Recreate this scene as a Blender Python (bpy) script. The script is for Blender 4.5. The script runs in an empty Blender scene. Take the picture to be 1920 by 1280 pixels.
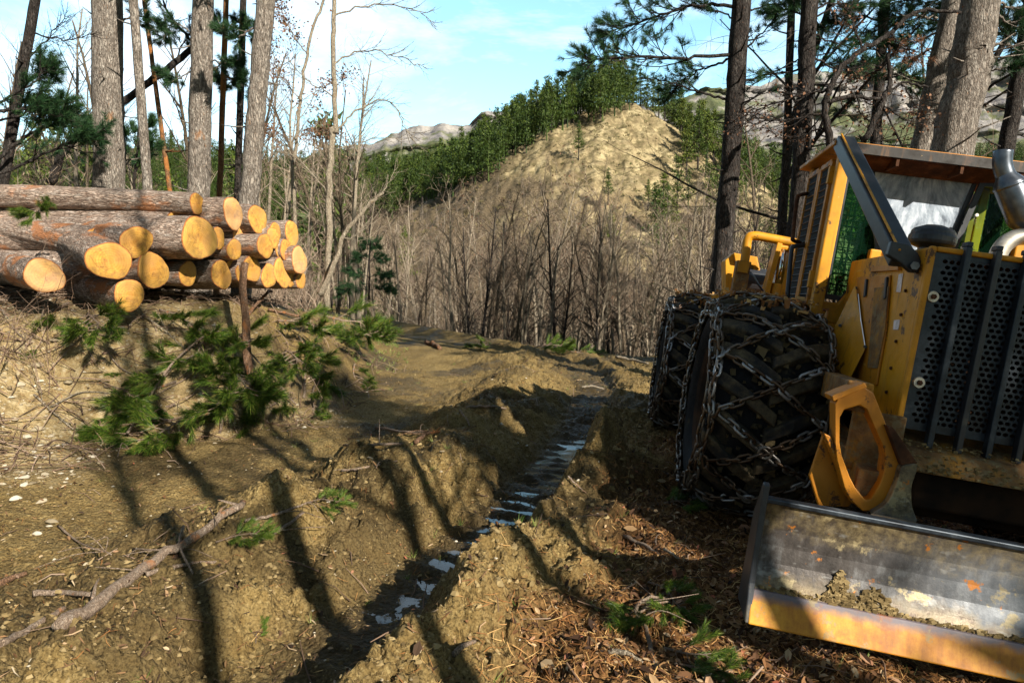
import bpy, bmesh, math, random
import numpy as np
from mathutils import Vector, Matrix
R_ = math.radians
sc = bpy.context.scene
COL = sc.collection

# ------------------------------------------------------------------ camera, sky, sun, exposure
CAM_H, FOC, PITCH = 1.75, 1280.0, math.atan(120 / 1280.0)
cam_d = bpy.data.cameras.new('camera'); cam = bpy.data.objects.new('camera', cam_d); COL.objects.link(cam)
cam.location = (0, 0, CAM_H); cam.rotation_euler = (math.pi / 2 - PITCH, 0, 0)
cam_d.sensor_width = 36; cam_d.lens = 24; cam_d.clip_start = 0.05; cam_d.clip_end = 9000
sc.camera = cam
SUN_AZ = (0.63, -0.777); SUN_EL = 29.0
w = bpy.data.worlds.new('World'); sc.world = w; w.use_nodes = True
nt = w.node_tree; nt.nodes.clear()
out = nt.nodes.new('ShaderNodeOutputWorld'); bg = nt.nodes.new('ShaderNodeBackground')
sky = nt.nodes.new('ShaderNodeTexSky'); sky.sky_type = 'NISHITA'; sky.sun_disc = False
sky.sun_elevation = R_(SUN_EL); sky.sun_rotation = math.atan2(SUN_AZ[0], SUN_AZ[1])
sky.air_density = 1.0; sky.dust_density = 0.4; sky.ozone_density = 1.2
geo = nt.nodes.new('ShaderNodeTexCoord')
mp = nt.nodes.new('ShaderNodeMapping'); mp.inputs['Scale'].default_value = (1.0, 1.0, 2.6)
mp.inputs['Location'].default_value = (0.3, 0.1, 0.2)
nz = nt.nodes.new('ShaderNodeTexNoise'); nz.inputs['Scale'].default_value = 3.2; nz.inputs['Detail'].default_value = 9
nz.inputs['Roughness'].default_value = 0.62; nz.inputs['Distortion'].default_value = 0.25
cr = nt.nodes.new('ShaderNodeValToRGB'); cr.color_ramp.elements[0].position = 0.44; cr.color_ramp.elements[1].position = 0.70
# more cloud towards the left of the photo (-x) and low over the hills
sep = nt.nodes.new('ShaderNodeSeparateXYZ')
mr = nt.nodes.new('ShaderNodeMapRange'); mr.inputs[1].default_value = 0.15; mr.inputs[2].default_value = -0.45
mr.inputs[3].default_value = -0.02; mr.inputs[4].default_value = 0.03
ad = nt.nodes.new('ShaderNodeMath'); ad.operation = 'ADD'
mix = nt.nodes.new('ShaderNodeMixRGB'); mix.inputs[2].default_value = (6.3, 7.1, 7.9, 1)
tint = nt.nodes.new('ShaderNodeMixRGB'); tint.blend_type = 'MULTIPLY'; tint.inputs[0].default_value = 1
tint.inputs[2].default_value = (1.25, 1.55, 1.38, 1)
L = nt.links.new
L(geo.outputs['Generated'], mp.inputs[0]); L(mp.outputs[0], nz.inputs['Vector'])
L(geo.outputs['Generated'], sep.inputs[0]); L(sep.outputs['X'], mr.inputs[0])
L(nz.outputs['Fac'], ad.inputs[0]); L(mr.outputs[0], ad.inputs[1]); L(ad.outputs[0], cr.inputs[0])
L(sky.outputs[0], tint.inputs[1]); L(tint.outputs[0], mix.inputs[1]); L(cr.outputs[0], mix.inputs[0])
# made-up sky gain: bright ahead, dim overhead and behind to cut fill light
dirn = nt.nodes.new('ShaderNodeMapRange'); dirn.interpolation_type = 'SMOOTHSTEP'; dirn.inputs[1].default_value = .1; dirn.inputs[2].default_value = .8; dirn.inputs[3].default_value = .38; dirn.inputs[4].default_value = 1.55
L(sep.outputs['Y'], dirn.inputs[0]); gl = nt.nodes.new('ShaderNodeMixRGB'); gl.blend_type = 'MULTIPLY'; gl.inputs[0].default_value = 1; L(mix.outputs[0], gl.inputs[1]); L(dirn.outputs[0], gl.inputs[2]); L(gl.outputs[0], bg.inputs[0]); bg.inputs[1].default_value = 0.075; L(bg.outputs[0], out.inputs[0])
sun_d = bpy.data.lights.new('sun', 'SUN'); sun_d.energy = 5.0; sun_d.angle = R_(0.53); sun_d.color = (1.0, 0.93, 0.8)
sun = bpy.data.objects.new('sun', sun_d); COL.objects.link(sun)
SD = Vector((SUN_AZ[0] * math.cos(R_(SUN_EL)), SUN_AZ[1] * math.cos(R_(SUN_EL)), math.sin(R_(SUN_EL))))
sun.rotation_euler = SD.to_track_quat('Z', 'Y').to_euler()
vs = sc.view_settings; vs.view_transform = 'Standard'; vs.look = 'None'; vs.exposure = 1.02; vs.gamma = 1
sc.cycles.max_bounces = 5; sc.cycles.diffuse_bounces = 2; sc.cycles.glossy_bounces = 2
sc.cycles.transmission_bounces = 3; sc.cycles.transparent_max_bounces = 6
sc.cycles.use_adaptive_sampling = True; sc.cycles.adaptive_threshold = 0.02
sc.cycles.caustics_reflective = False; sc.cycles.caustics_refractive = False

# ------------------------------------------------------------------ helpers: picture measurements
cp, sp = math.cos(PITCH), math.sin(PITCH)
def ray(px, py):
    u, v = (px - 960) / FOC, -(py - 640) / FOC
    return Vector((u, cp + v * sp, -sp + v * cp))
def at(px, py, Y):
    """the point of the place that stands Y metres ahead of the camera on the sight line measured in the photograph"""
    r = ray(px, py); return Vector((0, 0, CAM_H)) + r * (Y / r.y)

# ------------------------------------------------------------------ noise in numpy
def _hash(ix, iy, seed):
    h = (ix.astype(np.int64) * 374761393 + iy.astype(np.int64) * 668265263 + seed * 1442695041) & 0xffffffff
    h = ((h ^ (h >> 13)) * 1274126177) & 0xffffffff
    return ((h ^ (h >> 16)) & 0xffff) / 65535.0
def vnoise(x, y, seed=0):
    ix, iy = np.floor(x), np.floor(y); fx, fy = x - ix, y - iy
    fx = fx * fx * (3 - 2 * fx); fy = fy * fy * (3 - 2 * fy)
    a, b = _hash(ix, iy, seed), _hash(ix + 1, iy, seed); c, d = _hash(ix, iy + 1, seed), _hash(ix + 1, iy + 1, seed)
    return (a * (1 - fx) + b * fx) * (1 - fy) + (c * (1 - fx) + d * fx) * fy
def fbm(x, y, octv=4, seed=0, gain=0.5):
    s, a, n = 0, 1.0, 0
    for o in range(octv):
        s = s + a * vnoise(x * 2 ** o, y * 2 ** o, seed + o * 17); n += a; a *= gain
    return s / n - 0.5
def sst(t):
    t = np.clip(t, 0, 1); return t * t * (3 - 2 * t)

# ------------------------------------------------------------------ terrain height
FOOT_Y = [1, 3, 4.5, 5.6, 7.0, 7.9, 9.3, 12.4, 17, 24, 40]; FOOT_X = [-9, -7, -5.4, -4.6, -3.8, -2.75, -2.25, -2.3, -2.6, -4.6, -9]
TOP_Y = [1, 4, 6.5, 7.5, 9.2, 11.5, 15, 19, 26, 60]; TOP_Z = [0.9, 1.1, 1.25, 1.38, 1.45, 1.3, 0.9, 0.6, 0.4, 0.2]
EDGE_X = [-60, -12, -8, -3.4, -0.9, 0.5, 2.7, 8, 20, 60]; EDGE_Y = [60, 42, 33, 24, 19.2, 16.6, 15.0, 17.5, 22, 30]
RUT = np.array([(-3.2, -1.0), (-2.2, 1.0), (-1.5, 2.2), (-.95, 3.2), (-.47, 4.3), (.18, 5.8), (.9, 8.4), (1.45, 11.6), (1.5, 13.2), (.8, 15.5)])
PROF_D = [-4.2, -3.4, -2.6, -2.0, -1.5, -1.15, -.92, -.6, -.38, .24, .36, .60, .82, 1.15, 1.7]
PROF_Z = [0, -.03, -.10, -.02, .16, .25, .18, -.04, -.25, -.25, -.08, .26, .13, .02, 0]
def rut_coords(x, y):
    best = np.full(x.shape, 1e9); sd = np.zeros(x.shape); tt = np.zeros(x.shape); acc = 0.0
    for a, b in zip(RUT[:-1], RUT[1:]):
        v = b - a; l = math.hypot(*v); v = v / l
        t = np.clip((x - a[0]) * v[0] + (y - a[1]) * v[1], 0, l)
        qx, qy = x - a[0] - t * v[0], y - a[1] - t * v[1]
        d = np.hypot(qx, qy); s = np.sign(qx * v[1] - qy * v[0]) * d
        m = d < best; best = np.where(m, d, best); sd = np.where(m, s, sd); tt = np.where(m, acc + t, tt); acc += l
    return sd, tt
def seg_dist(x, y, a, b):
    v = (b[0] - a[0], b[1] - a[1]); l2 = v[0] ** 2 + v[1] ** 2
    t = np.clip(((x - a[0]) * v[0] + (y - a[1]) * v[1]) / l2, 0, 1)
    return np.hypot(x - a[0] - t * v[0], y - a[1] - t * v[1]), t
def masks(x, y):
    """zones of ground cover: leaf litter, stony bank, bare hill face, forest floor"""
    x, y = np.asarray(x, float), np.asarray(y, float)
    d, t = rut_coords(x, y); s = (np.interp(y, FOOT_Y, FOOT_X) - x) * .85
    e = y - np.interp(x, EDGE_X, EDGE_Y); n = fbm(x * 1.3, y * 1.3, 4, 5)
    litter = sst((d - .75 + n * .9) / .5) * sst((10.5 - y) / 3) * sst((x + y * .1) / .6)
    gravel = sst((s + .5 + n * 1.2) / .8) * sst((9.2 - y - x * .3) / 2.5)
    floor = np.maximum(sst((e - .4) / 1.5), sst((s - 1.3) / 1.0))
    hd = np.hypot((x - 27) / 26, (y - 136) / 44)
    pale = sst((1.25 - hd + fbm(x * .11, y * .11, 4, 8) * 1.0) / .35) * sst((y - 80) / 12)
    return litter, gravel, np.clip(floor, 0, 1), pale
def H(x, y):
    x, y = np.asarray(x, float), np.asarray(y, float)
    s = (np.interp(y, FOOT_Y, FOOT_X) - x) * .85 + fbm(x * .9, y * .9, 3, 3) * .5
    near = sst((45 - y) / 20)
    top = np.interp(y, TOP_Y, TOP_Z)
    z = (top * sst(s / 1.55) * .93 + np.clip(s - .3, 0, 14) * .075) * near
    z = z - .14 * np.clip(x - 1.5, 0, 3.5) * sst((13 - y) / 4)
    d, t = rut_coords(x, y)
    A = np.interp(y, [-2, 1.0, 3, 7, 9, 12, 14.5, 16], [.5, .8, 1, 1, .75, .6, .3, 0])
    lump = np.clip(1.12 + fbm(x * 1.1, y * 1.1, 3, 11) * 2.4, .25, 2)
    dd = d + fbm(x * 2.2, y * 2.2, 4, 21, .6) * .38 * sst((np.abs(d + .07) - .15) / .3)
    pz = np.interp(dd, PROF_D, PROF_Z); pz = np.where((dd > .3) & (pz > 0), pz * np.interp(y, [2.5, 3.6, 5.9, 6.7], [.7, 1, 1, .12]), pz)
    # the steep clod peak right of the water and the fading crest behind it
    pk = np.exp(-((x - .74) ** 2 / .05 + (y - 5.75) ** 2 / .20)) * .26
    z = z + pz * np.where(pz > 0, lump, 1) * A + pk - .035 * np.exp(-((y - 7.6) ** 2) / .6) * (np.abs(d) < 2.6)
    # cleat marks across the rut floor
    ribs = np.clip(np.sin(t * 2 * math.pi / .24 + d * 1.5 + fbm(x * 1.7, y * 1.7, 3, 93) * 5) * .5 + .5 + fbm(x * 4, y * 4, 3, 95) * .9, 0, 1.3)
    z = z + (ribs ** 1.5) * .06 * np.clip(.55 + 2.2 * fbm(x * 1.3, y * 1.3, 3, 97) + 1.0 * fbm(x * 6, y * 6, 2, 99), .05, 1.3) * np.exp(-((d + .07) / .36) ** 4) * A
    wall = np.exp(-((d + .5) / .28) ** 2) * A
    z = z + wall * np.abs(np.sin(t * math.pi / .27 + d * 5)) * .035
    e = y - np.interp(x, EDGE_X, EDGE_Y)
    z = z + .18 * np.exp(-((e + .9) / .7) ** 2) * sst((2 - x) / 2) * near
    # second wheel track bending away along the road
    z = z - .06 * np.exp(-((d + 2.2) / .35) ** 2) * A * sst((y - 3) / 2)
    drop = 17 * (1 - np.exp(-np.clip(e, 0, None) * .62 / 17)) + 7 * sst((e - 5) / 50)
    z = z - drop
    hd, ht = seg_dist(x, y, (22, 150), (-52, 226))
    hz = 39.5 - .63 * np.sqrt(hd ** 2 + 9) * np.where(x > 22, 1.12, 1.0) + 2.0 - 3 * ht
    hz = hz - 9.0 * sst(ht / .5) - 1.5 * ht
    hz = hz + fbm(x * .07, y * .07, 5, 31, .58) * 6 + np.abs(fbm(x * .20, y * .1, 5, 37, .6)) * -4.0 + fbm(x * .6, y * .6, 3, 39) * 1.1
    rz = 53 - .36 * np.abs(y - 330) * np.where(y > 330, .2, 1) + fbm(x * .012, y * .012, 4, 41) * 13 + np.clip(-x, 0, 200) * .035
    far = np.maximum(hz, rz)
    k = 6.0; h_ = np.clip(.5 + .5 * (far - z) / k, 0, 1)
    z = np.where(y > 50, z * (1 - h_) + far * h_ + k * h_ * (1 - h_) * .5, z)
    # clods and pebbly roughness
    mud = np.exp(-(np.clip(np.abs(d + .2) - 1.2, 0, None) / .8) ** 2)
    fade = sst((22 - y) / 10) * (1 - .8 * np.exp(-((d + .07) / .36) ** 4) * A)
    z = z + fade * (fbm(x * 3.1, y * 3.1, 4, 51, .55) * (.10 + .17 * mud) + (np.abs(fbm(x * 9, y * 9, 3, 61)) * -.13 + .02) * (.35 + 1.0 * mud)
                    + fbm(x * 26, y * 26, 2, 71) * .022 * (.5 + mud) + (np.abs(fbm(x * 19, y * 19, 3, 63, .6)) * -.09 + .014) * (.25 + mud) + fbm(x * 55, y * 55, 2, 73) * .012 * (.5 + mud))
    return z
def h1(x, y): return float(H(np.array([x]), np.array([y]))[0])
def gp(px, py, lo=1.5, hi=60):
    """where the sight line through a point of the photograph meets the ground"""
    r = ray(px, py); o = Vector((0, 0, CAM_H))
    ts = np.linspace(lo, hi, 3000); X = r.x * ts / r.y; Y = ts; Z = CAM_H + r.z * ts / r.y
    below = np.nonzero(Z < H(X, Y))[0]
    i = below[0] if len(below) else -1
    return Vector((X[i], Y[i], Z[i]))

# ------------------------------------------------------------------ mesh building
class MB:
    def __init__(s): s.v = []; s.f = []; s.n = 0
    def add(s, v, faces, mi=0):
        v = np.asarray(v, float).reshape(-1, 3); s.v.append(v)
        if isinstance(faces, np.ndarray): s.f.append((faces + s.n, mi))
        else:
            by = {}
            for f in faces: by.setdefault(len(f), []).append(f)
            for k in by: s.f.append((np.array(by[k], int) + s.n, mi))
        s.n += len(v)
    def merge(s, o, M=None):
        for v in o.v: pass
        V = np.concatenate(o.v)
        if M is not None: V = V @ np.array(M.to_3x3()).T + np.array(M.translation)
        s.v.append(V)
        for f, mi in o.f: s.f.append((f + s.n, mi))
        s.n += len(V)
    def mesh(s, name, mats, smooth=True):
        me = bpy.data.meshes.new(name)
        V = np.concatenate(s.v) if s.v else np.zeros((0, 3))
        me.vertices.add(len(V)); me.vertices.foreach_set('co', V.astype(np.float32).ravel())
        loops = np.concatenate([f.ravel() for f, _ in s.f]); cnt = np.concatenate([np.full(len(f), f.shape[1]) for f, _ in s.f])
        mi = np.concatenate([np.full(len(f), m) for f, m in s.f])
        me.loops.add(len(loops)); me.loops.foreach_set('vertex_index', loops.astype(np.int32))
        me.polygons.add(len(cnt)); st = np.concatenate([[0], np.cumsum(cnt)[:-1]])
        me.polygons.foreach_set('loop_start', st.astype(np.int32)); me.polygons.foreach_set('loop_total', cnt.astype(np.int32))
        me.polygons.foreach_set('material_index', mi.astype(np.int32))
        me.polygons.foreach_set('use_smooth', np.full(len(cnt), smooth))
        for m in (mats if isinstance(mats, (list, tuple)) else [mats]): me.materials.append(m)
        me.update(calc_edges=True); me.validate(); return me
def link(name, me, parent=None, loc=None):
    o = bpy.data.objects.new(name, me); COL.objects.link(o)
    if parent is not None: o.parent = parent
    if loc is not None: o.location = loc
    return o
def obj(name, mb, mats, parent=None, smooth=False, bevel=0, seg=2, loc=None):
    o = link(name, mb.mesh(name, mats, smooth), parent, loc)
    if bevel:
        b = o.modifiers.new('bevel', 'BEVEL'); b.width = bevel; b.segments = seg; b.limit_method = 'ANGLE'; b.angle_limit = R_(35)
    return o
def empty(name, loc=(0, 0, 0), rz=0):
    o = bpy.data.objects.new(name, None); COL.objects.link(o); o.location = loc; o.rotation_euler = (0, 0, rz); return o
def tag(o, label=None, cat=None, group=None, kind=None):
    if label: o['label'] = label
    if cat: o['category'] = cat
    if group: o['group'] = group
    if kind: o['kind'] = kind
    return o
def copy_tree(o, parent=None):
    c = o.copy(); COL.objects.link(c)
    if parent is not None: c.parent = parent
    for ch in list(o.children): copy_tree(ch, c)
    return c
def frames(P):
    P = np.asarray(P, float); T = np.gradient(P, axis=0); T /= np.linalg.norm(T, axis=1)[:, None] + 1e-12
    ref = np.array([0, 0, 1.0]) if abs(T[0][2]) < .9 else np.array([1.0, 0, 0])
    N = np.cross(T[0], ref); N /= np.linalg.norm(N); Ns = [N]
    for i in range(1, len(P)):
        N = N - T[i] * (N @ T[i]); N /= np.linalg.norm(N) + 1e-12; Ns.append(N)
    Ns = np.array(Ns); return T, Ns, np.cross(T, Ns)
def tube(mb, P, r, n=6, mi=0, cap=True, wob=0, rng=None, closed=False):
    P = np.asarray(P, float); k = len(P); r = np.broadcast_to(np.asarray(r, float), (k,))
    T, N, B = frames(P); a = np.arange(n) * 2 * math.pi / n
    rr = r[:, None] * np.ones(n)
    if wob: rr = rr * (1 + wob * (rng.random((k, n)) - .5) * 2)
    V = P[:, None, :] + rr[:, :, None] * (np.cos(a)[None, :, None] * N[:, None, :] + np.sin(a)[None, :, None] * B[:, None, :])
    i = np.arange(k - 1)[:, None] * n; j = np.arange(n)[None, :]; j2 = (j + 1) % n
    F = np.stack([i + j, i + j2, i + n + j2, i + n + j], -1).reshape(-1, 4)
    mb.add(V, F, mi)
    if cap and n > 3:
        mb.f.append((np.array([list(range(n))[::-1]]) + mb.n - k * n, mi)); mb.f.append((np.array([list(range((k - 1) * n, k * n))]) + mb.n - k * n, mi))
BOXF = [(0, 3, 2, 1), (4, 5, 6, 7), (0, 1, 5, 4), (1, 2, 6, 5), (2, 3, 7, 6), (3, 0, 4, 7)]
def box(mb, lo, hi, mi=0):
    x0, y0, z0 = lo; x1, y1, z1 = hi
    mb.add([(x0, y0, z0), (x1, y0, z0), (x1, y1, z0), (x0, y1, z0), (x0, y0, z1), (x1, y0, z1), (x1, y1, z1), (x0, y1, z1)], BOXF, mi)
def hexa(mb, a, b, mi=0): mb.add(list(a) + list(b), BOXF, mi)   # two quads, bottom and top
def beam(mb, p, q, wx, wy, up=(0, 0, 1), mi=0):
    p, q = Vector(p), Vector(q); t = (q - p).normalized(); s = t.cross(Vector(up)).normalized(); u = s.cross(t)
    c = [p - s * wx / 2 - u * wy / 2, p + s * wx / 2 - u * wy / 2, p + s * wx / 2 + u * wy / 2, p - s * wx / 2 + u * wy / 2]
    hexa(mb, c, [k + (q - p) for k in c], mi)
def prism(mb, poly, off, mi=0, holes=None):
    """polygon (3-D points, flat) pushed along the vector off"""
    n = len(poly); off = Vector(off); P = [Vector(p) for p in poly]
    V = P + [p + off for p in P]
    if holes is None:
        mb.add(V, [tuple(range(n))[::-1], tuple(range(n, 2 * n))] + [(i, (i + 1) % n, n + (i + 1) % n, n + i) for i in range(n)], mi)
    else:   # same number of points in the hole: a ring
        Q = [Vector(p) for p in holes]; V = P + Q + [p + off for p in P] + [p + off for p in Q]; F = []
        for i in range(n):
            j = (i + 1) % n
            F += [(i, n + i, n + j, j), (2 * n + i, 2 * n + j, 3 * n + j, 3 * n + i), (i, j, 2 * n + j, 2 * n + i), (n + j, n + i, 3 * n + i, 3 * n + j)]
        mb.add(V, F, mi)
def lathe(mb, prof, n=24, M=None, mi=0):
    """profile of (radius, height) about local z, placed by matrix M"""
    a = np.arange(n) * 2 * math.pi / n; k = len(prof)
    V = np.array([[(r * math.cos(t), r * math.sin(t), z) for t in a] for r, z in prof]).reshape(-1, 3)
    if M is not None: V = V @ np.array(M.to_3x3()).T + np.array(M.translation)
    i = np.arange(k - 1)[:, None] * n; j = np.arange(n)[None, :]; j2 = (j + 1) % n
    F = np.stack([i + j, i + j2, i + n + j2, i + n + j], -1).reshape(-1, 4); mb.add(V, F, mi)
def along(p, q):
    p, q = Vector(p), Vector(q); z = (q - p).normalized(); M = z.to_track_quat('Z', 'Y').to_matrix().to_4x4(); M.translation = p; return M
def spline(pts, n=8):
    P = np.array([tuple(p) for p in pts], float)
    if len(P) < 3: return np.array([P[0] + (P[1] - P[0]) * t for t in np.linspace(0, 1, n)])
    Q = np.vstack([2 * P[0] - P[1], P, 2 * P[-1] - P[-2]]); o = []
    for i in range(1, len(Q) - 2):
        for t in np.linspace(0, 1, n, endpoint=False):
            a, b, c, d = Q[i - 1], Q[i], Q[i + 1], Q[i + 2]
            o.append(.5 * (2 * b + (c - a) * t + (2 * a - 5 * b + 4 * c - d) * t * t + (3 * b - a - 3 * c + d) * t ** 3))
    o.append(P[-1]); return np.array(o)

# ------------------------------------------------------------------ materials
class G:
    def __init__(s, name, rough=.8, metal=0.0, spec=.3):
        s.m = bpy.data.materials.new(name); s.m.use_nodes = True; s.t = s.m.node_tree
        s.b = s.t.nodes['Principled BSDF']; s.b.inputs['Roughness'].default_value = rough
        s.b.inputs['Metallic'].default_value = metal; s.b.inputs['Specular IOR Level'].default_value = spec
        s.tc = s.t.nodes.new('ShaderNodeTexCoord'); s.gm = None
    def node(s, t): return s.t.nodes.new('ShaderNode' + t)
    def l(s, a, b): s.t.links.new(a, b)
    def co(s, scale=(1, 1, 1), src='Object', loc=(0, 0, 0)):
        m = s.node('Mapping'); m.inputs['Scale'].default_value = scale; m.inputs['Location'].default_value = loc
        s.l(s.tc.outputs[src], m.inputs[0]); return m.outputs[0]
    def noise(s, scale, detail=5, rough=.55, co=None, dist=0):
        n = s.node('TexNoise'); n.inputs['Scale'].default_value = scale; n.inputs['Detail'].default_value = detail
        n.inputs['Roughness'].default_value = rough; n.inputs['Distortion'].default_value = dist
        s.l(co if co is not None else s.tc.outputs['Object'], n.inputs['Vector']); return n.outputs['Fac']
    def voro(s, scale, co=None, feat='F1', out='Distance'):
        n = s.node('TexVoronoi'); n.feature = feat; n.inputs['Scale'].default_value = scale
        s.l(co if co is not None else s.tc.outputs['Object'], n.inputs['Vector']); return n.outputs[out]
    def ramp(s, fac, stops):
        r = s.node('ValToRGB'); e = r.color_ramp.elements
        while len(e) < len(stops): e.new(.5)
        for k, (p, c) in zip(e, stops):
            k.position = p; k.color = (c, c, c, 1) if not hasattr(c, '__len__') else (*c, 1)
        s.l(fac, r.inputs[0]); return r.outputs[0]
    def mix(s, fac, a, b, mode='MIX'):
        n = s.node('MixRGB'); n.blend_type = mode
        for i, x in enumerate((fac, a, b)):
            if isinstance(x, (int, float)): n.inputs[i].default_value = x if i == 0 else (x, x, x, 1)
            elif isinstance(x, tuple): n.inputs[i].default_value = (*x, 1)
            else: s.l(x, n.inputs[i])
        return n.outputs[0]
    def math(s, op, a, b=0.0):
        n = s.node('Math'); n.operation = op
        for i, x in enumerate((a, b)):
            if isinstance(x, (int, float)): n.inputs[i].default_value = x
            else: s.l(x, n.inputs[i])
        return n.outputs[0]
    def island(s):
        n = s.node('NewGeometry'); return n.outputs['Random Per Island']
    def objrand(s): return s.node('ObjectInfo').outputs['Random']
    def attr(s, name):
        n = s.node('Attribute'); n.attribute_name = name; return n
    def color(s, c):
        if isinstance(c, tuple): s.b.inputs['Base Color'].default_value = (*c, 1)
        else: s.l(c, s.b.inputs['Base Color'])
    def rough(s, c): s.l(c, s.b.inputs['Roughness'])
    def bump(s, h, st=.5, dist=.02):
        n = s.node('Bump'); n.inputs['Strength'].default_value = st; n.inputs['Distance'].default_value = dist
        s.l(h, n.inputs['Height']); s.l(n.outputs[0], s.b.inputs['Normal'])
M = {}
def mat_ground():
    g = G('mud_ground', .95, spec=.15); a = g.attr('zone'); sep = g.node('SeparateColor'); g.l(a.outputs['Color'], sep.inputs[0])
    n1 = g.noise(.9, 6); n2 = g.noise(14, 6, .65); n3 = g.noise(70, 4, .6); v = g.voro(38); v2 = g.voro(16)
    mud = g.ramp(n1, [(.3, (.088, .054, .017)), (.52, (.195, .126, .043)), (.72, (.29, .20, .075))])
    mud = g.mix(g.ramp(n2, [(.35, .0), (.7, .8)]), mud, g.mix(.5, mud, (.37, .28, .125)))
    mud = g.mix(g.ramp(n3, [(.46, 0), (.66, .85)]), mud, (.042, .026, .009)); mud = g.mix(g.ramp(g.noise(34, 5, .7, g.co(loc=(5, 2, 9))), [(.54, 0), (.66, .8)]), mud, (.36, .265, .115))
    wet = g.attr('wet').outputs['Fac']
    mud = g.mix(wet, mud, (.032, .022, .011))
    lit = g.ramp(g.noise(26, 5, .7), [(.3, (.018, .009, .004)), (.48, (.09, .042, .014)), (.6, (.20, .10, .035)), (.78, (.34, .22, .10))])
    grav = g.ramp(g.noise(9, 6, .7), [(.28, (.12, .08, .035)), (.5, (.29, .21, .10)), (.72, (.46, .37, .22))])
    grav = g.mix(g.ramp(v2, [(.0, .75), (.35, 0)]), grav, (.50, .43, .30))
    flo = g.ramp(g.noise(3, 6, .7), [(.3, (.04, .03, .017)), (.55, (.12, .09, .055)), (.75, (.19, .145, .09))])
    nh = g.noise(.35, 7, .7); nh2 = g.noise(.08, 5, .6)
    pale = g.ramp(nh, [(.33, (.10, .076, .04)), (.45, (.22, .168, .092)), (.58, (.37, .295, .165)), (.74, (.50, .42, .255))])
    pale = g.mix(g.ramp(g.noise(.9, 5, .7), [(.46, 0), (.6, .85)]), pale, (.115, .095, .045))
    pale = g.mix(g.ramp(nh2, [(.5, 0), (.7, .5)]), pale, (.24, .17, .09))
    c = g.mix(sep.outputs['Green'], mud, grav); c = g.mix(sep.outputs['Red'], c, lit)
    c = g.mix(sep.outputs['Blue'], c, flo); c = g.mix(a.outputs['Alpha'], c, pale); g.color(c)
    r = g.math('SUBTRACT', .96, g.math('MULTIPLY', wet, .55)); g.rough(r)
    hgt = g.math('ADD', g.math('ADD', g.math('MULTIPLY', n2, .8), g.math('MULTIPLY', n3, .35)), g.math('MULTIPLY', v, -.35))
    g.bump(hgt, 1.0, .05); return g.m
def mat_bark(name, c0, c1, c2, orange=(.30, .12, .035), amount=.62, sc_=1.0, lich=None):
    g = G(name, .95, spec=.1); co = g.co((9 * sc_, 9 * sc_, 2.2 * sc_))
    n = g.noise(2.2, 7, .7, co); n2 = g.noise(1.2 * sc_, 4); vm = g.node('MixRGB'); vm.blend_type = 'ADD'; vm.inputs[0].default_value = .9; g.l(co, vm.inputs[1]); tn = g.node('TexNoise'); tn.inputs['Scale'].default_value = 3.5; tn.inputs['Detail'].default_value = 5; g.l(co, tn.inputs['Vector']); g.l(tn.outputs['Color'], vm.inputs[2])
    v = g.voro(3.1, vm.outputs[0], 'DISTANCE_TO_EDGE')
    c = g.ramp(n, [(.28, c0), (.5, c1), (.72, c2)])
    fl = g.noise(7, 4, .7, co); c = g.mix(g.ramp(v, [(.0, .7), (.16, 0)]), c, tuple(k * .45 for k in c0)); c = g.mix(g.ramp(fl, [(.52, 0), (.62, .8)]), c, tuple(k * .35 for k in c0)); c = g.mix(g.ramp(g.noise(8, 4, .7, g.co((9 * sc_, 9 * sc_, 2.2 * sc_), loc=(5, 2, 1))), [(.62, 0), (.7, .7)]), c, orange)
    c = g.mix(g.ramp(g.noise(3.2 * sc_, 4, .6, g.co((1, 1, .6))), [(amount, 0), (amount + .09, .9)]), c, orange)
    if lich: c = g.mix(g.ramp(n2, [(.5, 0), (.68, .6)]), c, lich)
    g.color(c); g.bump(g.math('ADD', g.ramp(v, [(0, 0), (.25, .6)]), g.math('MULTIPLY', n, 1.4)), .9, .03 / sc_); return g.m
def mat_paint(name, base, dirt=.5, chips=True, dark=(.05, .03, .012)):
    g = G(name, .45, spec=.4); n = g.noise(2.2, 7, .65); n2 = g.noise(9, 6, .7); st = g.noise(3, 5, .6, g.co((7, 7, .8)))
    c = g.mix(g.ramp(n, [(.35, 0), (.75, dirt)]), base, tuple(k * .45 for k in base))
    c = g.mix(g.ramp(st, [(.55, 0), (.75, dirt * .9)]), c, (.16, .07, .02))
    if chips:
        c = g.mix(g.ramp(g.noise(5, 8, .75), [(.585, 0), (.615, .9)]), c, (.05, .022, .012)); c = g.mix(g.ramp(g.noise(1.6, 6, .7, g.co(loc=(6, 2, 4))), [(.54, 0), (.72, .55)]), c, (.055, .036, .016))
        c = g.mix(g.ramp(g.noise(26, 3, .6, g.co((1, .15, 1), loc=(3, 1, 2))), [(.70, 0), (.73, .6)]), c, (.62, .42, .16))
    g.color(c); g.rough(g.ramp(n2, [(.3, .35), (.7, .75)])); g.bump(n2, .12, .01); return g.m
def mat_simple(name, c, rough=.7, metal=0., var=.4, scale=8, bump=.2):
    g = G(name, rough, metal); n = g.noise(scale, 6, .65)
    g.color(g.ramp(n, [(.3, tuple(k * (1 - var) for k in c)), (.7, tuple(min(1, k * (1 + var)) for k in c))])); g.bump(n, bump, .01); return g.m
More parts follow.
